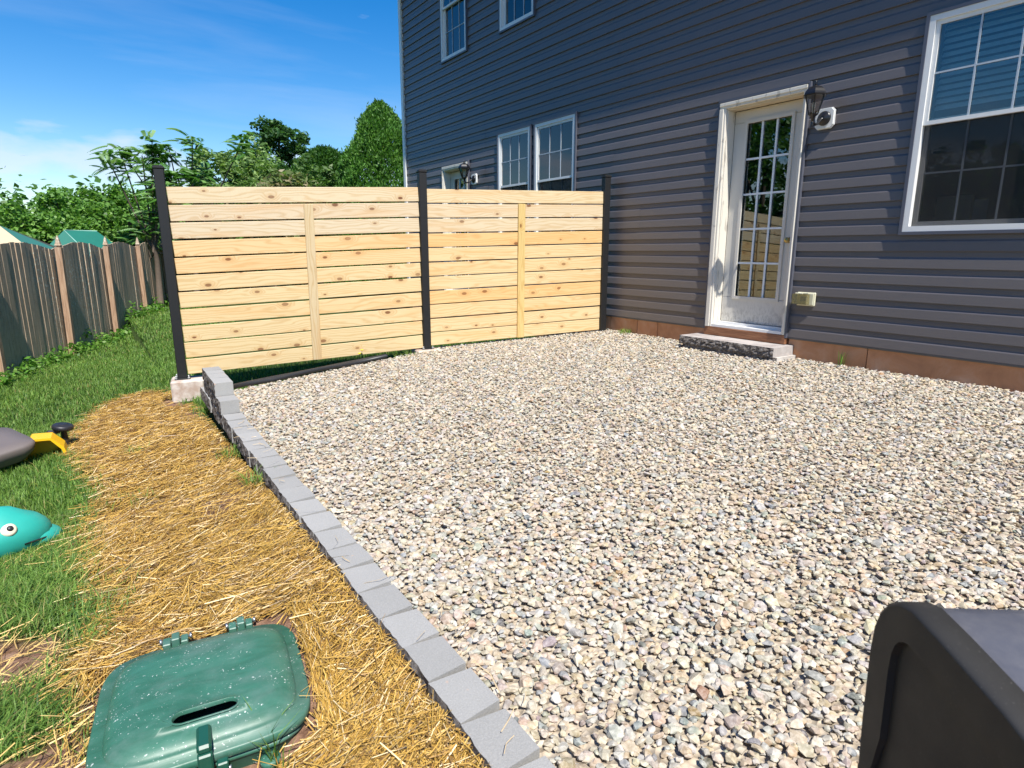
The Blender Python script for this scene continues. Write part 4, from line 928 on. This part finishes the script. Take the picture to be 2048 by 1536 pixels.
tag(link('fence_weeds', np_mesh('fence_weeds', V, F, M['leaf'], Cc)), 'bright green broadleaf weeds along the foot of the old fence', 'weeds', kind='stuff')

# ------------------------------------------------------------------ trees
def crown_points(blobs, nclump, clump_r, nleaf):
    """clump centres sit inside the union of ellipsoids, mostly towards the outside; leaves gather on every clump"""
    tot = sum(b[3] * b[4] * b[5] for b in blobs) ; cs = []
    for b in blobs:
        m = max(3, int(nclump * (b[3] * b[4] * b[5]) ** .67 / sum((q[3] * q[4] * q[5]) ** .67 for q in blobs)))
        d = rng.normal(size=(m, 3)); d /= np.linalg.norm(d, axis=1)[:, None]; r = rng.uniform(.35, 1.02, (m, 1)) ** .45
        cs.append(np.array(b[:3]) + d * r * np.array(b[3:6]))
    cs = np.concatenate(cs); k = max(1, nleaf // len(cs)); c = np.repeat(cs, k, 0)
    rr = rng.uniform(.6, 1.25, len(cs)); n = len(c); d = rng.normal(size=(n, 3)); d /= np.linalg.norm(d, axis=1)[:, None]
    return cs, c + d * (rng.uniform(0, 1, (n, 1)) ** .5) * clump_r * np.repeat(rr, k)[:, None] * np.array([1, 1, .7])
def tree(name, base, blobs, nclump, clump_r, nleaf, lsize, cols, label, cat='tree', trunk_r=.12, elong=1.6, droop=0.0, flat=.6, group='trees beyond the old fence', limbs=7):
    z0 = G(base[0], base[1]); t = empty(name, (base[0], base[1], z0)); tag(t, label, cat, group)
    cs, p = crown_points(blobs, nclump, clump_r, nleaf)
    V, F, Cc = leaves(p, lsize * rng.uniform(.65, 1.35, len(p)), cols, flat, elong=elong, droop=droop)
    # clumps differ a little in leaf colour (age and exposure of each spray)
    link('crown', np_mesh('crown', V, F, M['leaf'], Cc), t)
    top = max(b[2] for b in blobs); mb = MB(); mb.tube([(0, 0, -.3), (.05, .02, top * .35), (.0, .05, top * .7), (.05, 0, top)], [trunk_r, trunk_r * .75, trunk_r * .5, trunk_r * .2], 8)
    for i in rng.choice(len(cs), min(limbs, len(cs)), replace=False):
        c = cs[i]; zz_ = max(.3, c[2] * .55); mb.tube([(0, 0, zz_), (c[0] * .5, c[1] * .5, (zz_ + c[2]) / 2 + .1), tuple(c)], [trunk_r * .4, trunk_r * .25, trunk_r * .08], 5)
    mb.build('trunk', M['bark'], t); return t
def az(a, d): return (d * math.sin(R(a)), d * math.cos(R(a)))
DG = [(.030, .085, .016), (.045, .115, .022), (.065, .15, .03), (.085, .185, .038)]
MG = [(.055, .14, .020), (.09, .205, .032), (.13, .27, .045), (.19, .34, .07)]
LG = [(.13, .22, .06), (.19, .29, .09), (.25, .36, .13), (.10, .18, .045)]
# tall cone of dense foliage beside the house
def hedge_tree(base, h, r, seed, n, cols, label, sharp=.8, ls=.085):
    z0 = G(base[0], base[1]); t = empty('hornbeam_tree', (base[0], base[1], z0)); tag(t, label, 'tree', 'trees beyond the old fence'); rr = np.random.default_rng(seed)
    u = rr.uniform(0, 1, n) ** 1.15; a = rr.uniform(0, 6.283, n); ra = r * (1 - u ** 1.8) ** sharp + .06
    bumps = .74 + .36 * vnoise(a * 2.2, u * 9, 1.0, seed) + .16 * vnoise(a * 7, u * 26, 1.0, seed + 1); ra = ra * bumps
    ra = ra * (1 - np.abs(rr.normal(0, .13, n))) + rr.exponential(.035, n); z_ = .35 + (h - .45) * u + rr.normal(0, .05, n)
    P = np.stack([ra * np.cos(a), ra * np.sin(a), z_], 1); d = np.stack([np.cos(a) * .45, np.sin(a) * .45, np.full(n, .9)], 1) + rr.normal(0, .45, (n, 3)); d /= np.linalg.norm(d, axis=1)[:, None]
    s_ = (ls * rr.uniform(.6, 1.3, n))[:, None]; sd = np.cross(d, rr.normal(size=(n, 3))); sd /= np.linalg.norm(sd, axis=1)[:, None]
    V = np.stack([P - d * s_ * .9, P + sd * s_ * .36, P + d * s_ * .9, P - sd * s_ * .36], 1).reshape(-1, 3); F = (np.arange(n) * 4)[:, None] + np.array([[0, 1, 2, 3]])
    c = np.asarray(cols)[rr.integers(0, len(cols), n)] * rr.uniform(.8, 1.25, (n, 1)); link('crown', np_mesh('crown', V, F, M['leaf'], np.repeat(c, 4, 0)), t)
    mb = MB(); mb.tube([(0, 0, -.3), (.03, 0, h * .4), (0, .02, h * .93)], [.13, .09, .02], 8)
    for i in range(16): a_ = rr.uniform(0, 6.28); zz_ = h * rr.uniform(.15, .75); mb.tube([(0, 0, zz_), (r * .55 * math.cos(a_) * (1 - zz_ / h), r * .55 * math.sin(a_) * (1 - zz_ / h), zz_ + h * .12)], [.035, .01], 5)
    mb.build('trunk', M['bark'], t); return t
HG = [(.035, .11, .014), (.06, .16, .022), (.09, .215, .032), (.13, .27, .05)]
hedge_tree(az(23.0, 21), 6.05, 2.0, 1, 85000, HG, 'tallest dense cone-shaped green tree directly left of the house corner', .8, .062)
hedge_tree(az(18.2, 23), 4.95, 1.75, 2, 55000, [(.026, .085, .012), (.042, .115, .016), (.06, .15, .022)], 'shorter round-topped dense green tree left of the tallest cone-shaped tree', .55, .065)
b_ = az(14.6, 34); tree('oak_tree', b_, [(-.45, 0, 7.0, .8, .8, .7), (.35, 0, 6.6, 1.05, 1.0, .85), (.9, 0, 5.7, .95, .9, .9), (-.2, 0, 5.6, 1.2, 1.1, 1.1), (-1.3, 0, 4.9, 1.0, .9, 1.0), (.2, 0, 4.3, 1.8, 1.6, 1.3), (0, 0, 2.6, 2.2, 2.2, 1.5)], 330, .34, 30000, .115, [(.030, .085, .025), (.045, .115, .03), (.065, .145, .04), (.085, .175, .05)], 'dark broad-crowned tree rising highest behind the middle of the fence', trunk_r=.25)
b_ = az(11.6, 24); tree('willow_shrub', b_, [(0, 0, 3.1, 1.5, 1.2, 1.6), (-.8, 0, 3.8, .9, .8, .9), (.5, 0, 4.3, .7, .7, .8), (.9, 0, 3.2, 1.1, 1, 1.3)], 150, .45, 9500, .085, LG, 'loose pale green feathery tree right of the windblown frond tree', elong=3.2, flat=1.0, trunk_r=.09, limbs=14)
b_ = az(13.4, 20); tree('willow_shrub', b_, [(0, 0, 2.3, 1.3, 1.0, 1.2), (.7, 0, 2.9, .7, .7, .7)], 90, .4, 6500, .075, [(.12, .17, .05), (.16, .20, .07), (.10, .14, .04), (.26, .22, .12)], 'low yellowish green shrub behind the fence top in front of the dark tree', elong=3.0, flat=1.0, trunk_r=.06, limbs=12)
b_ = az(16.3, 21); tree('willow_shrub', b_, [(0, 0, 2.6, 1.0, .9, 1.2), (.3, 0, 3.5, .6, .6, .7)], 80, .35, 6000, .075, [(.06, .13, .03), (.09, .17, .04), (.12, .20, .05)], 'mid green loose shrub between the dark tree and the dense hedge trees', elong=2.2, flat=1.0, trunk_r=.06)
# frond-leaved trees
def frond_tree(base, tips, label, seed, sc=1.0):
    rr = np.random.default_rng(seed); z0 = G(base[0], base[1]); t = empty('sumac_tree', (base[0], base[1], z0)); tag(t, label, 'tree', 'trees beyond the old fence')
    Vs, Fs, Cs = [], [], []; off = 0; br = MB(); br.tube([(0, 0, -.2), (.05, 0, 1.2), (.0, 0, 2.2)], [.08, .06, .045], 7)
    for (tx, ty, tz, nf, ln) in tips:
        br.tube([(0, 0, 1.3 + .2 * tz / 5), (tx * .4, ty * .4, tz * .62), (tx, ty, tz)], [.035, .022, .012], 5)
        for _ in range(nf):
            a = rr.uniform(0, 6.28); el = rr.uniform(-.25, .95); L0 = ln * rr.uniform(.7, 1.15) * sc; d0 = np.array([math.cos(a) * math.cos(el) - .35, math.sin(a) * math.cos(el), math.sin(el) + .1]); d0 /= np.linalg.norm(d0)
            st = np.array([tx, ty, tz]) + rr.normal(0, .10, 3) - np.array([0, 0, rr.uniform(0, .35)]); m = 13; k_ = np.linspace(.08, 1, m); P = st + d0 * (k_ * L0)[:, None] + np.array([-.10, 0, -.42]) * ((k_ ** 2) * L0)[:, None]
            T = np.gradient(P, axis=0); T /= np.linalg.norm(T, axis=1)[:, None]; S = np.cross(T, [0, 0, 1]); S /= np.linalg.norm(S, axis=1)[:, None] + 1e-9
            for s_ in (-1, 1):
                ll = .105 * sc * np.sin(np.clip(k_ * .85 + .22, 0, 1) * math.pi) ** .5 + .03; dirn = S * s_ + T * .45 + np.array([0, 0, -.35]); dirn /= np.linalg.norm(dirn, axis=1)[:, None]
                tip = P + dirn * ll[:, None]; mid = P + dirn * (ll * .45)[:, None]; wv = np.cross(dirn, np.cross(dirn, T)); wv = T * .022 * sc
                V = np.stack([P, mid + wv, tip, mid - wv], 1).reshape(-1, 3); F = (np.arange(m) * 4)[:, None] + np.array([[0, 1, 2, 3]]) + off
                c = np.array([(.06, .165, .025), (.10, .235, .045), (.16, .30, .08), (.24, .37, .16)])[rr.integers(0, 4)] * rr.uniform(.85, 1.2); Vs.append(V); Fs.append(F); Cs.append(np.tile(c, (4 * m, 1))); off += 4 * m
    link('crown', np_mesh('crown', np.concatenate(Vs), np.concatenate(Fs), M['leaf'], np.concatenate(Cs)), t); br.build('trunk', M['bark'], t); return t
rr = np.random.default_rng(3)
b_ = az(7.3, 18.5); frond_tree(b_, [(rr.normal(0, .62), rr.normal(0, .5), z_, 24, .42) for z_ in (4.15, 4.2, 4.0, 3.7, 3.75, 3.5, 3.4, 3.2, 3.0, 3.1, 2.7, 2.8, 2.5, 2.3, 2.0, 3.9, 3.6, 2.9)], 'windblown tree with long feathery fronds, right of the left fence post', 5)
b_ = az(4.6, 18.0); frond_tree(b_, [(-.75, 0, 3.7, 16, .42), (-.45, .2, 3.85, 14, .42), (.25, 0, 4.05, 18, .42), (.0, 0, 3.7, 14, .42), (.6, 0, 3.3, 20, .45), (.2, -.3, 3.0, 20, .45), (.7, 0, 2.7, 20, .45), (.1, 0, 2.4, 20, .45), (-.2, 0, 2.0, 18, .45), (.8, 0, 2.2, 18, .45), (.4, 0, 3.5, 16, .42)], 'spindly tree with palm-like drooping fronds, left of the left fence post', 6)
b_ = az(3.2, 19.6); frond_tree(b_, [(.0, 0, 1.9, 14, .55), (.5, 0, 2.3, 14, .55), (.3, -.3, 1.6, 14, .55), (-.5, 0, 1.5, 12, .5), (.8, 0, 1.7, 12, .5)], 'low bright green frond bush just behind the old fence beside the green tarp', 8)
# maples on the left and the continuing tree line
for i, (a, d, h, wd, lab, cols, nl) in enumerate([
    (-1.0, 20, 2.95, 1.6, 'leafy maple above the green tarp roof', MG, 15000), (1.6, 22, 3.0, 1.4, 'leafy maple between the green tarp and the palm-like tree', MG, 12000), (-3.6, 19, 2.75, 1.5, 'leafy maple at the left edge of the photo above the striped umbrella', MG, 12000),
    (-6.5, 20, 3.0, 1.9, 'bushy maple just outside the left edge', MG, 7000), (9.3, 21, 2.8, 1.4, 'dark bushy maple behind the windblown frond tree', DG, 9000), (6.0, 23, 2.9, 1.6, 'dark bushy maple behind the left fence post', DG, 9000)]):
    b_ = az(a, d); tree('maple_tree', b_, [(0, 0, h * .62, wd, wd * .9, h * .36), (-wd * .5, 0, h * .85, wd * .55, wd * .5, h * .2), (wd * .5, 0, h * .88, wd * .5, wd * .5, h * .22), (0, 0, h * .35, wd * 1.1, wd, h * .35), (0, 0, h * 1.03, wd * .42, wd * .4, h * .14), (wd * .2, -.4, h * .75, wd * .6, wd * .5, h * .25)], 300, .30, int(nl * 1.7), .078, cols, lab, elong=1.25, flat=.9, trunk_r=.12)
for i, (x, y, h, wd) in enumerate([(-5.5, 16, 4.6, 2.1), (-7.5, 12.3, 6.6, 2.9), (-10.5, 15, 7.4, 3.1), (-8.5, 6, 4.2, 2.2), (-11, 1, 4.6, 2.6), (-13, 9, 5.0, 3.2), (-5.6, 21.5, 4.4, 2.0), (-14, -4, 5, 3)]):
    tree('maple_tree', (x, y), [(0, 0, h * .62, wd, wd, h * .36), (-wd * .5, 0, h * .85, wd * .6, wd * .6, h * .2), (wd * .5, .3, h * .88, wd * .55, wd * .5, h * .22), (0, 0, h * .3, wd * 1.1, wd, h * .32)], 260, .40, 10000, .13, DG if i in (1, 2, 5) else MG, ['round maple of the tree line left of the view', 'bushy maple of the tree line left of the lawn', 'tall maple standing behind the left tree line', 'low maple close behind the old fence, left of the view', 'broad maple beyond the old fence beside the viewer', 'tallest maple far back in the left tree line', 'small maple left of the striped umbrella', 'tall maple behind the viewer left'][i], elong=1.3, flat=.9, trunk_r=.16)
# far wood closing the gaps along the horizon
pts = []
for a in np.arange(-14, 27, .42): d = 46 + rng.uniform(-4, 4); x, y = az(a, d); pts.append((x, y, -1.9 + rng.uniform(1.2, 3.3)))
V, F, Cc = leaf_blob(pts, 130, (.9, .9, 1.3), .27, DG)
tag(link('far_woodland', np_mesh('far_woodland', V, F, M['leaf'], Cc)), 'distant wood closing the horizon behind the trees', 'woodland', kind='stuff')

# ------------------------------------------------------------------ beyond the old fence
cn = empty('playset_canopy', (-.04, 17.0, -1.7), (0, 0, R(-8))); cn.scale = (.80, .80, 1); tag(cn, 'green tarp playset roof showing above the old fence', 'playset')
hz = 2.13; A = (-.30, -.2, hz); B = (.38, .35, hz); lo = hz - .55
MB().add([(-.95, -.35, lo), (.30, -.75, lo), A, B, (1.15, .0, lo), (-.2, .9, lo)], [(0, 1, 2), (1, 4, 3, 2), (0, 2, 3, 5), (4, 5, 3)]).build('tarp_roof', M['tarp'], cn)
MB().tube([A, (.30, -.75, lo)], .012, 5).tube([A, B], .012, 5).tube([(-.95, -.35, lo), (.30, -.75, lo)], .015, 5).build('tarp_seam', M['tarpedge'], cn)
for (x, y) in ((-.85, -.3), (.28, -.68), (1.05, .0), (-.18, .8)): MB().cbox(x - .045, x + .045, y - .045, y + .045, -.3, lo + .02, .004).build('leg', M['postwood'], cn)
um = empty('patio_umbrella', (-1.36, 16.4, -1.7)); tag(um, 'beige and dark striped patio umbrella at the left edge above the old fence', 'umbrella')
for k in range(10):
    a0, a1 = 2 * math.pi * k / 10 + .2, 2 * math.pi * (k + 1) / 10 + .2; r_c = 1.1; hz = 2.20
    MB().add([(0, 0, hz), (r_c * math.cos(a0), r_c * math.sin(a0), hz - .52), (r_c * math.cos(a1), r_c * math.sin(a1), hz - .52), (r_c * math.cos(a0), r_c * math.sin(a0), hz - .62), (r_c * math.cos(a1), r_c * math.sin(a1), hz - .62)], [(0, 1, 2), (1, 3, 4, 2)]).build('canopy_panel', [M['beigecloth'], M['browncloth'], M['beigecloth'], M['tealcloth'], M['browncloth']][k % 5], um)
MB().tube([(0, 0, -.2), (0, 0, 2.24)], .022, 8).lathe([(.03, 2.19), (.02, 2.23), (.002, 2.27)], 8).build('pole', M['postwood'], um)

# ------------------------------------------------------------------ green valve box
gb = empty('green_utility_box', (.130, 1.682, -1.280), (R(0.0), R(0.0), R(-7.5))); gb.scale = (1.02, .98, 1); tag(gb, 'green plastic in-ground utility box with hinged lid and hand slot, set in straw', 'utility box')
def rrect(hx, hy, r, n=7):
    pts = []
    for (cx_, cy_, a0) in ((hx - r, hy - r, 0), (-hx + r, hy - r, 90), (-hx + r, -hy + r, 180), (hx - r, -hy + r, 270)):
        for k_ in range(n + 1): a = R(a0 + 90 * k_ / n); pts.append((cx_ + r * math.cos(a), cy_ + r * math.sin(a)))
    return pts
def loft(rings, mi=0, smooth=True, cap_top=True, cap_bot=False):
    mb = MB(); vs = []; n = len(rings[0][0])
    for pts, z_ in rings: vs += [(x, y, z_) for x, y in pts]
    fs = [(i * n + k_, i * n + (k_ + 1) % n, (i + 1) * n + (k_ + 1) % n, (i + 1) * n + k_) for i in range(len(rings) - 1) for k_ in range(n)]
    mb.add(vs, fs, mi, smooth)
    if cap_top: mb.f.append(tuple((len(rings) - 1) * n + k_ for k_ in range(n))); mb.mi.append(mi); mb.sm.append(smooth)
    if cap_bot: mb.f.append(tuple(reversed(range(n)))); mb.mi.append(mi); mb.sm.append(smooth)
    return mb
hx, hy = .254, .262
loft([(rrect(hx - .010, hy - .010, .105), -.12), (rrect(hx - .015, hy - .015, .105), .050), (rrect(hx - .008, hy - .008, .105), .056), (rrect(hx - .008, hy - .008, .105), .066), (rrect(hx - .02, hy - .02, .10), .066)]).build('box_body', M['boxgreen'], gb)
# lid with a slot hole: outer shell rings then a top surface bridged to the slot
def slot_ring(cx_, cy_, L0, r, n):
    pts = [];
    for k_ in range(n):
        a = 2 * math.pi * k_ / n; x = r * math.cos(a); y = r * math.sin(a); x += (L0 / 2 - r) * (1 if math.cos(a) > 0 else -1) if abs(math.cos(a)) > 1e-6 else 0; pts.append((cx_ + x, cy_ + y))
    return pts
nlid = 128
def sup(hx_, hy_, r, n=nlid):
    """rounded rectangle sampled by angle, so that it lofts cleanly to the slot"""
    out_ = []
    for k_ in range(n):
        a = 2 * math.pi * (k_ + .5) / n; c_, s_ = math.cos(a), math.sin(a); p = 5.0 if r < .12 else 3.6
        q = (abs(c_) ** p + abs(s_) ** p) ** (-1 / p); out_.append((hx_ * c_ * q, hy_ * s_ * q))
    return out_
sc0 = (.003, -.146)
def slotr(L0, r, n=nlid):
    out_ = []
    for k_ in range(n):
        a = 2 * math.pi * (k_ + .5) / n; c_, s_ = math.cos(a), math.sin(a); h_ = L0 / 2 - r
        q = r / max(abs(s_), 1e-6)
        if abs(c_) * q > h_: q = abs(c_) * h_ + math.sqrt(max(0, (c_ * h_) ** 2 - h_ * h_ + r * r))
        out_.append((sc0[0] + c_ * q, sc0[1] + s_ * q))
    return out_
def lerp_ring(a, b, t): return [(p[0] * (1 - t) + q[0] * t, p[1] * (1 - t) + q[1] * t) for p, q in zip(a, b)]
o0 = sup(hx, hy, .1); o1 = sup(hx - .035, hy - .035, .1); s_out = slotr(.158, .027); s_in = slotr(.140, .0195)
rings = [(sup(hx - .004, hy - .004, .1), .072), (o0, .076), (o0, .092), (sup(hx - .004, hy - .004, .1), .097), (sup(hx - .031, hy - .031, .1), .0985), (sup(hx - .033, hy - .033, .1), .1055), (sup(hx - .038, hy - .038, .1), .1125), (sup(hx - .052, hy - .052, .1), .121), (sup(hx - .072, hy - .072, .1), .129), (sup(hx - .10, hy - .10, .1), .1345)]
base_r = sup(hx - .10, hy - .10, .1)
for t in (.25, .5, .75, .92): rings.append((lerp_ring(base_r, s_out, t), .1345 + .0015 * math.sin(t * 1.5)))
rings += [(s_out, .1362), (slotr(.150, .024), .1390), (slotr(.148, .0232), .1380), (slotr(.146, .0220), .134), (slotr(.145, .0215), .128)]
lid = loft(rings, cap_top=False); lid.build('lid', M['boxgreen'], gb)
loft([(slotr(.16, .035), .070), (slotr(.158, .034), .0705)]).build('slot_shade_plate', M['hole'], gb)  # black plate standing in for the shade inside the slot
for xh in (-.075, .105):
    h = MB()
    for (a, b) in ((-.034, -.012), (-.010, .012), (.014, .034)): h.cbox(xh + a, xh + b, hy - .010, hy + .030, .070, .122 if a == -.010 else .110, .0025)
    o = h.build('hinge', M['boxgreen'], gb)
    MB().lathe([(.009, -.042), (.009, -.036), (.004, -.035), (.004, .037), (.009, .038), (.009, .044)], 8, mat=Matrix.Translation((xh, hy + .018, .106)) @ Matrix.Rotation(R(90), 4, 'Y')).build('hinge_bolt', M['steel'], o)
la = MB(); la.cbox(-.018, .014, -hy - .018, -hy + .064, .118, .140, .006); la.cbox(-.018, .014, -hy - .026, -hy - .004, .050, .120, .004); la.cbox(-.050, -.022, -hy - .026, -hy - .004, .040, .085, .003); la.cbox(.020, .045, -hy - .026, -hy - .004, .040, .085, .003)
o = la.build('latch', M['plug'], gb); MB().lathe([(.008, -.07), (.008, -.06), (.004, -.059), (.004, .05), (.006, .055)], 8, mat=Matrix.Translation((-.005, -hy - .018, .062)) @ Matrix.Rotation(R(90), 4, 'Y')).build('latch_bolt', M['steel'], o)
MB().lathe([(.022, -.05), (.022, .03), (.024, .032), (.024, .045), (.016, .046)], 14, mat=Matrix.Translation((.135, -hy - .012, 0))).build('side_boss', M['boxgreen'], gb)

# ------------------------------------------------------------------ toys
tf = empty('ride_on_toy', (-.425, 3.33, -1.30), (0, 0, R(18))); tf.scale = (1.22, 1.22, 1.22); tag(tf, 'teal plastic animal-shaped riding toy with a round eye, in grass at left edge', 'toy')
def ellip(mb, c, r, seg=20, rings=12, rot=None, zcut=None, fn=None):
    vs = []
    for i in range(rings + 1):
        ph = math.pi * i / rings
        for k_ in range(seg):
            th = 2 * math.pi * k_ / seg; p = Vector((r[0] * math.sin(ph) * math.cos(th), r[1] * math.sin(ph) * math.sin(th), r[2] * math.cos(ph)))
            if fn: p = fn(p)
            if rot is not None: p = rot @ p
            vs.append(p + Vector(c))
    mb.add(vs, [(i * seg + k_, (i + 1) * seg + k_, (i + 1) * seg + (k_ + 1) % seg, i * seg + (k_ + 1) % seg) for i in range(rings) for k_ in range(seg)], 0, True); return mb
def snout(p):
    k_ = max(abs(p.x) / .15, abs(p.y) / .10, abs(p.z) / .095)
    p = p * (1 + .16 * (1 - k_))                       # boxier, moulded look
    if p.x > 0: p.y *= 1 - .18 * (p.x / .15) ** 2; p.z = p.z * (1 - .15 * (p.x / .15)) - .02 * p.x / .15
    if p.z > .03 and p.x < .05: p.z += .012 * math.cos(p.y * 34)
    return p
mb = ellip(MB(), (-.02, 0, .060), (.15, .10, .095), fn=snout); mb.build('head', M['teal'], tf)
ellip(MB(), (.045, 0, .025), (.11, .080, .045), fn=snout).build('jaw', M['teal'], tf)
bo = MB()
bo_prof = [(rrect(.17, .10, .07, 5), -.06), (rrect(.18, .11, .07, 5), .02), (rrect(.17, .105, .07, 5), .085), (rrect(.155, .09, .06, 5), .10), (rrect(.13, .07, .05, 5), .095), (rrect(.12, .06, .05, 5), .045)]
o = loft(bo_prof).build('body', M['teal'], tf); o.location = (-.15, .15, .02); o.rotation_euler = (R(4), R(3), R(15))
o = loft([(rrect(.10, .06, .05, 5), 0), (rrect(.11, .065, .05, 5), .05), (rrect(.10, .055, .045, 5), .075), (rrect(.07, .035, .03, 5), .08)]).build('tail_fin', M['teal'], tf); o.location = (-.045, .20, .02); o.rotation_euler = (R(-6), R(5), R(-10))
for sd_, yy_ in ((1, -.092),):
    ey = MB().lathe([(.024, 0), (.024, .005), (.019, .010), (.008, .0125), (.002, .013)], 18, mat=Matrix.Translation((-.015, yy_ + .012, .098)) @ Matrix.Rotation(R(52), 4, 'X')).build('eye', M['eyewhite'], tf)
    MB().lathe([(.010, .0105), (.010, .0135), (.006, .0165), (.001, .0175)], 14, mat=Matrix.Translation((-.012, yy_ + .012, .099)) @ Matrix.Rotation(R(52), 4, 'X')).build('pupil', M['toyblack'], ey)
MB().tube([(.135 * math.cos(t_) - .02 + .02, -.093 * math.sin(t_) if t_ < 9 else 0, .036 - .01 * math.cos(t_)) for t_ in [i * .17 - .1 for i in range(10)]], .0035, 5).build('mouth_line', M['toyblack'], tf)
# overturned toy vehicle
tv = empty('toy_vehicle', (-.50, 5.10, -1.42), (0, 0, R(12))); tag(tv, 'grey and yellow plastic toy vehicle with a black wheel, lying at the straw edge', 'toy')
o = loft([(rrect(.26, .20, .09, 5), .05), (rrect(.30, .235, .10, 5), .10), (rrect(.31, .245, .10, 5), .145), (rrect(.30, .235, .10, 5), .165), (rrect(.20, .15, .08, 5), .17)]).build('body', M['toygrey'], tv); o.location = (-.27, -.02, .02); o.rotation_euler = (R(5), R(-6), R(14))
ya_ = MB(); arc = [(-.085, 0), (-.085, .10), (-.045, .155), (.045, .150), (.095, .09), (.115, 0), (.112, -.03)]
vs = []
for (x, z_) in arc: vs += [(x, -.06, z_), (x, .06, z_ + .004), (x * .88 + .0, -.06, z_ - .012 if z_ > .05 else z_), (x * .88, .06, z_ - .008 if z_ > .05 else z_)]
n_ = len(arc); fs = []
for i in range(n_ - 1): a = i * 4; b = a + 4; fs += [(a, b, b + 1, a + 1), (a + 2, a + 3, b + 3, b + 2), (a, a + 2, b + 2, b), (a + 1, b + 1, b + 3, a + 3)]
ya_.add(vs, fs); ya_.add([(-.08, .055, 0), (.10, .055, 0), (.085, .055, .09), (.04, .055, .145), (-.04, .055, .15), (-.08, .055, .10)], [(0, 1, 2, 3, 4, 5)])
o = ya_.build('fender', M['toyyellow'], tv); o.scale = (1.25, 1.2, 1.2); o.location = (.105, -.04, .0); o.rotation_euler = (0, 0, R(-14))
wh = MB().lathe([(.018, -.018), (.052, -.020), (.064, -.012), (.066, 0), (.064, .012), (.052, .020), (.030, .016), (.026, .022), (.012, .022)], 22, mat=Matrix.Translation((.255, .12, .185)) @ Matrix.Rotation(R(9), 4, 'Y') @ Matrix.Rotation(R(6), 4, 'X')); wh.build('wheel', M['toyblack'], tv)
MB().tube([(.262, .12, -.02), (.256, .12, .17)], [.026, .018], 10).cbox(.16, .235, .105, .135, .145, .175, .006).build('axle', M['toyblack'], tv)

# ------------------------------------------------------------------ grill
ga = Vector((.8, -.6, 0)); gv = Vector((-.6, -.8, 0))
gr = empty('barbecue_grill', (.433 * .8 + .9 * .6 * 0, -.433 * .6, 0), (0, 0, 0)); tag(gr, 'dark barbecue grill with grey lid and black end cap at the lower right', 'grill')
GM = Matrix(((gv.x, ga.x, 0, ga.x * .433), (gv.y, ga.y, 0, ga.y * .433), (0, 0, 1, 0), (0, 0, 0, 1)))   # local x along v, y along the lid axis
gr.matrix_world = GM
def prism(pts, y0, y1, c=.004, inset=0, deep=0):
    """pts in (v,z); rounded edge toward the end at y0"""
    n = len(pts); cx_ = sum(p[0] for p in pts) / n; cz_ = sum(p[1] for p in pts) / n
    def sh(k_): return [(p[0] + (cx_ - p[0]) * k_, p[1] + (cz_ - p[1]) * k_) for p in pts]
    R_ = [(sh(.035), y0), (sh(.012), y0 + c * .35), (pts, y0 + c), (pts, y1)]
    mb = MB(); vs = []
    for q, y in R_: vs += [(a, y, b) for a, b in q]
    mb.add(vs, [(i * n + k_, i * n + (k_ + 1) % n, (i + 1) * n + (k_ + 1) % n, (i + 1) * n + k_) for i in range(3) for k_ in range(n)], 0, True)
    F2 = [tuple(3 * n + k_ for k_ in range(n))]
    if inset:
        q0 = R_[0][0]; nm = []
        for i in range(n):
            a, b = Vector((*q0[i - 1], 0)), Vector((*q0[(i + 1) % n], 0)); t_ = (b - a).normalized(); nm.append((t_.y, -t_.x))
        for k_, (d_, yy_) in enumerate(((inset, 0), (inset + .003, deep))): mb.v += [(q0[i][0] + nm[i][0] * d_, yy_, q0[i][1] + nm[i][1] * d_) for i in range(n)]
        for (p_, q_) in ((0, 4 * n), (4 * n, 5 * n)):
            F2 += [(p_ + k_, q_ + k_, q_ + (k_ + 1) % n, p_ + (k_ + 1) % n) for k_ in range(n)]
        F2.append(tuple(5 * n + k_ for k_ in range(n - 1, -1, -1)))
    else: F2.append(tuple(range(n - 1, -1, -1)))
    for f in F2: mb.f.append(f); mb.mi.append(0); mb.sm.append(False)
    return mb
zo = -.0
cap = [(-.700, -.74), (-.712, -.60), (-.716, -.50), (-.714, -.468), (-.706, -.442), (-.692, -.422), (-.672, -.408), (-.648, -.401), (-.60, -.404), (-.50, -.414), (-.42, -.430), (-.36, -.455), (-.31, -.50), (-.28, -.57), (-.27, -.66), (-.27, -.74)]
prism(cap, 0, .036, .008, .040, .007).build('end_cap', M['grillblack'], gr)
lid_p = [(p[0] * .985 - .0075, p[1] - .006) for p in cap]
prism(lid_p, .034, .78, .002).build('lid', M['grillgrey'], gr)
prism(cap, .778, .812, .002).build('end_cap', M['grillblack'], gr)
MB().cbox(-.69, -.28, .03, .78, -.96, -.742, .01).build('firebox', M['grillblack'], gr)
for (a, b) in ((-.66, .08), (-.32, .08), (-.66, .74), (-.32, .74)): MB().cbox(a - .018, a + .018, b - .018, b + .018, -1.30, -.96, .003).build('leg', M['grillblack'], gr)
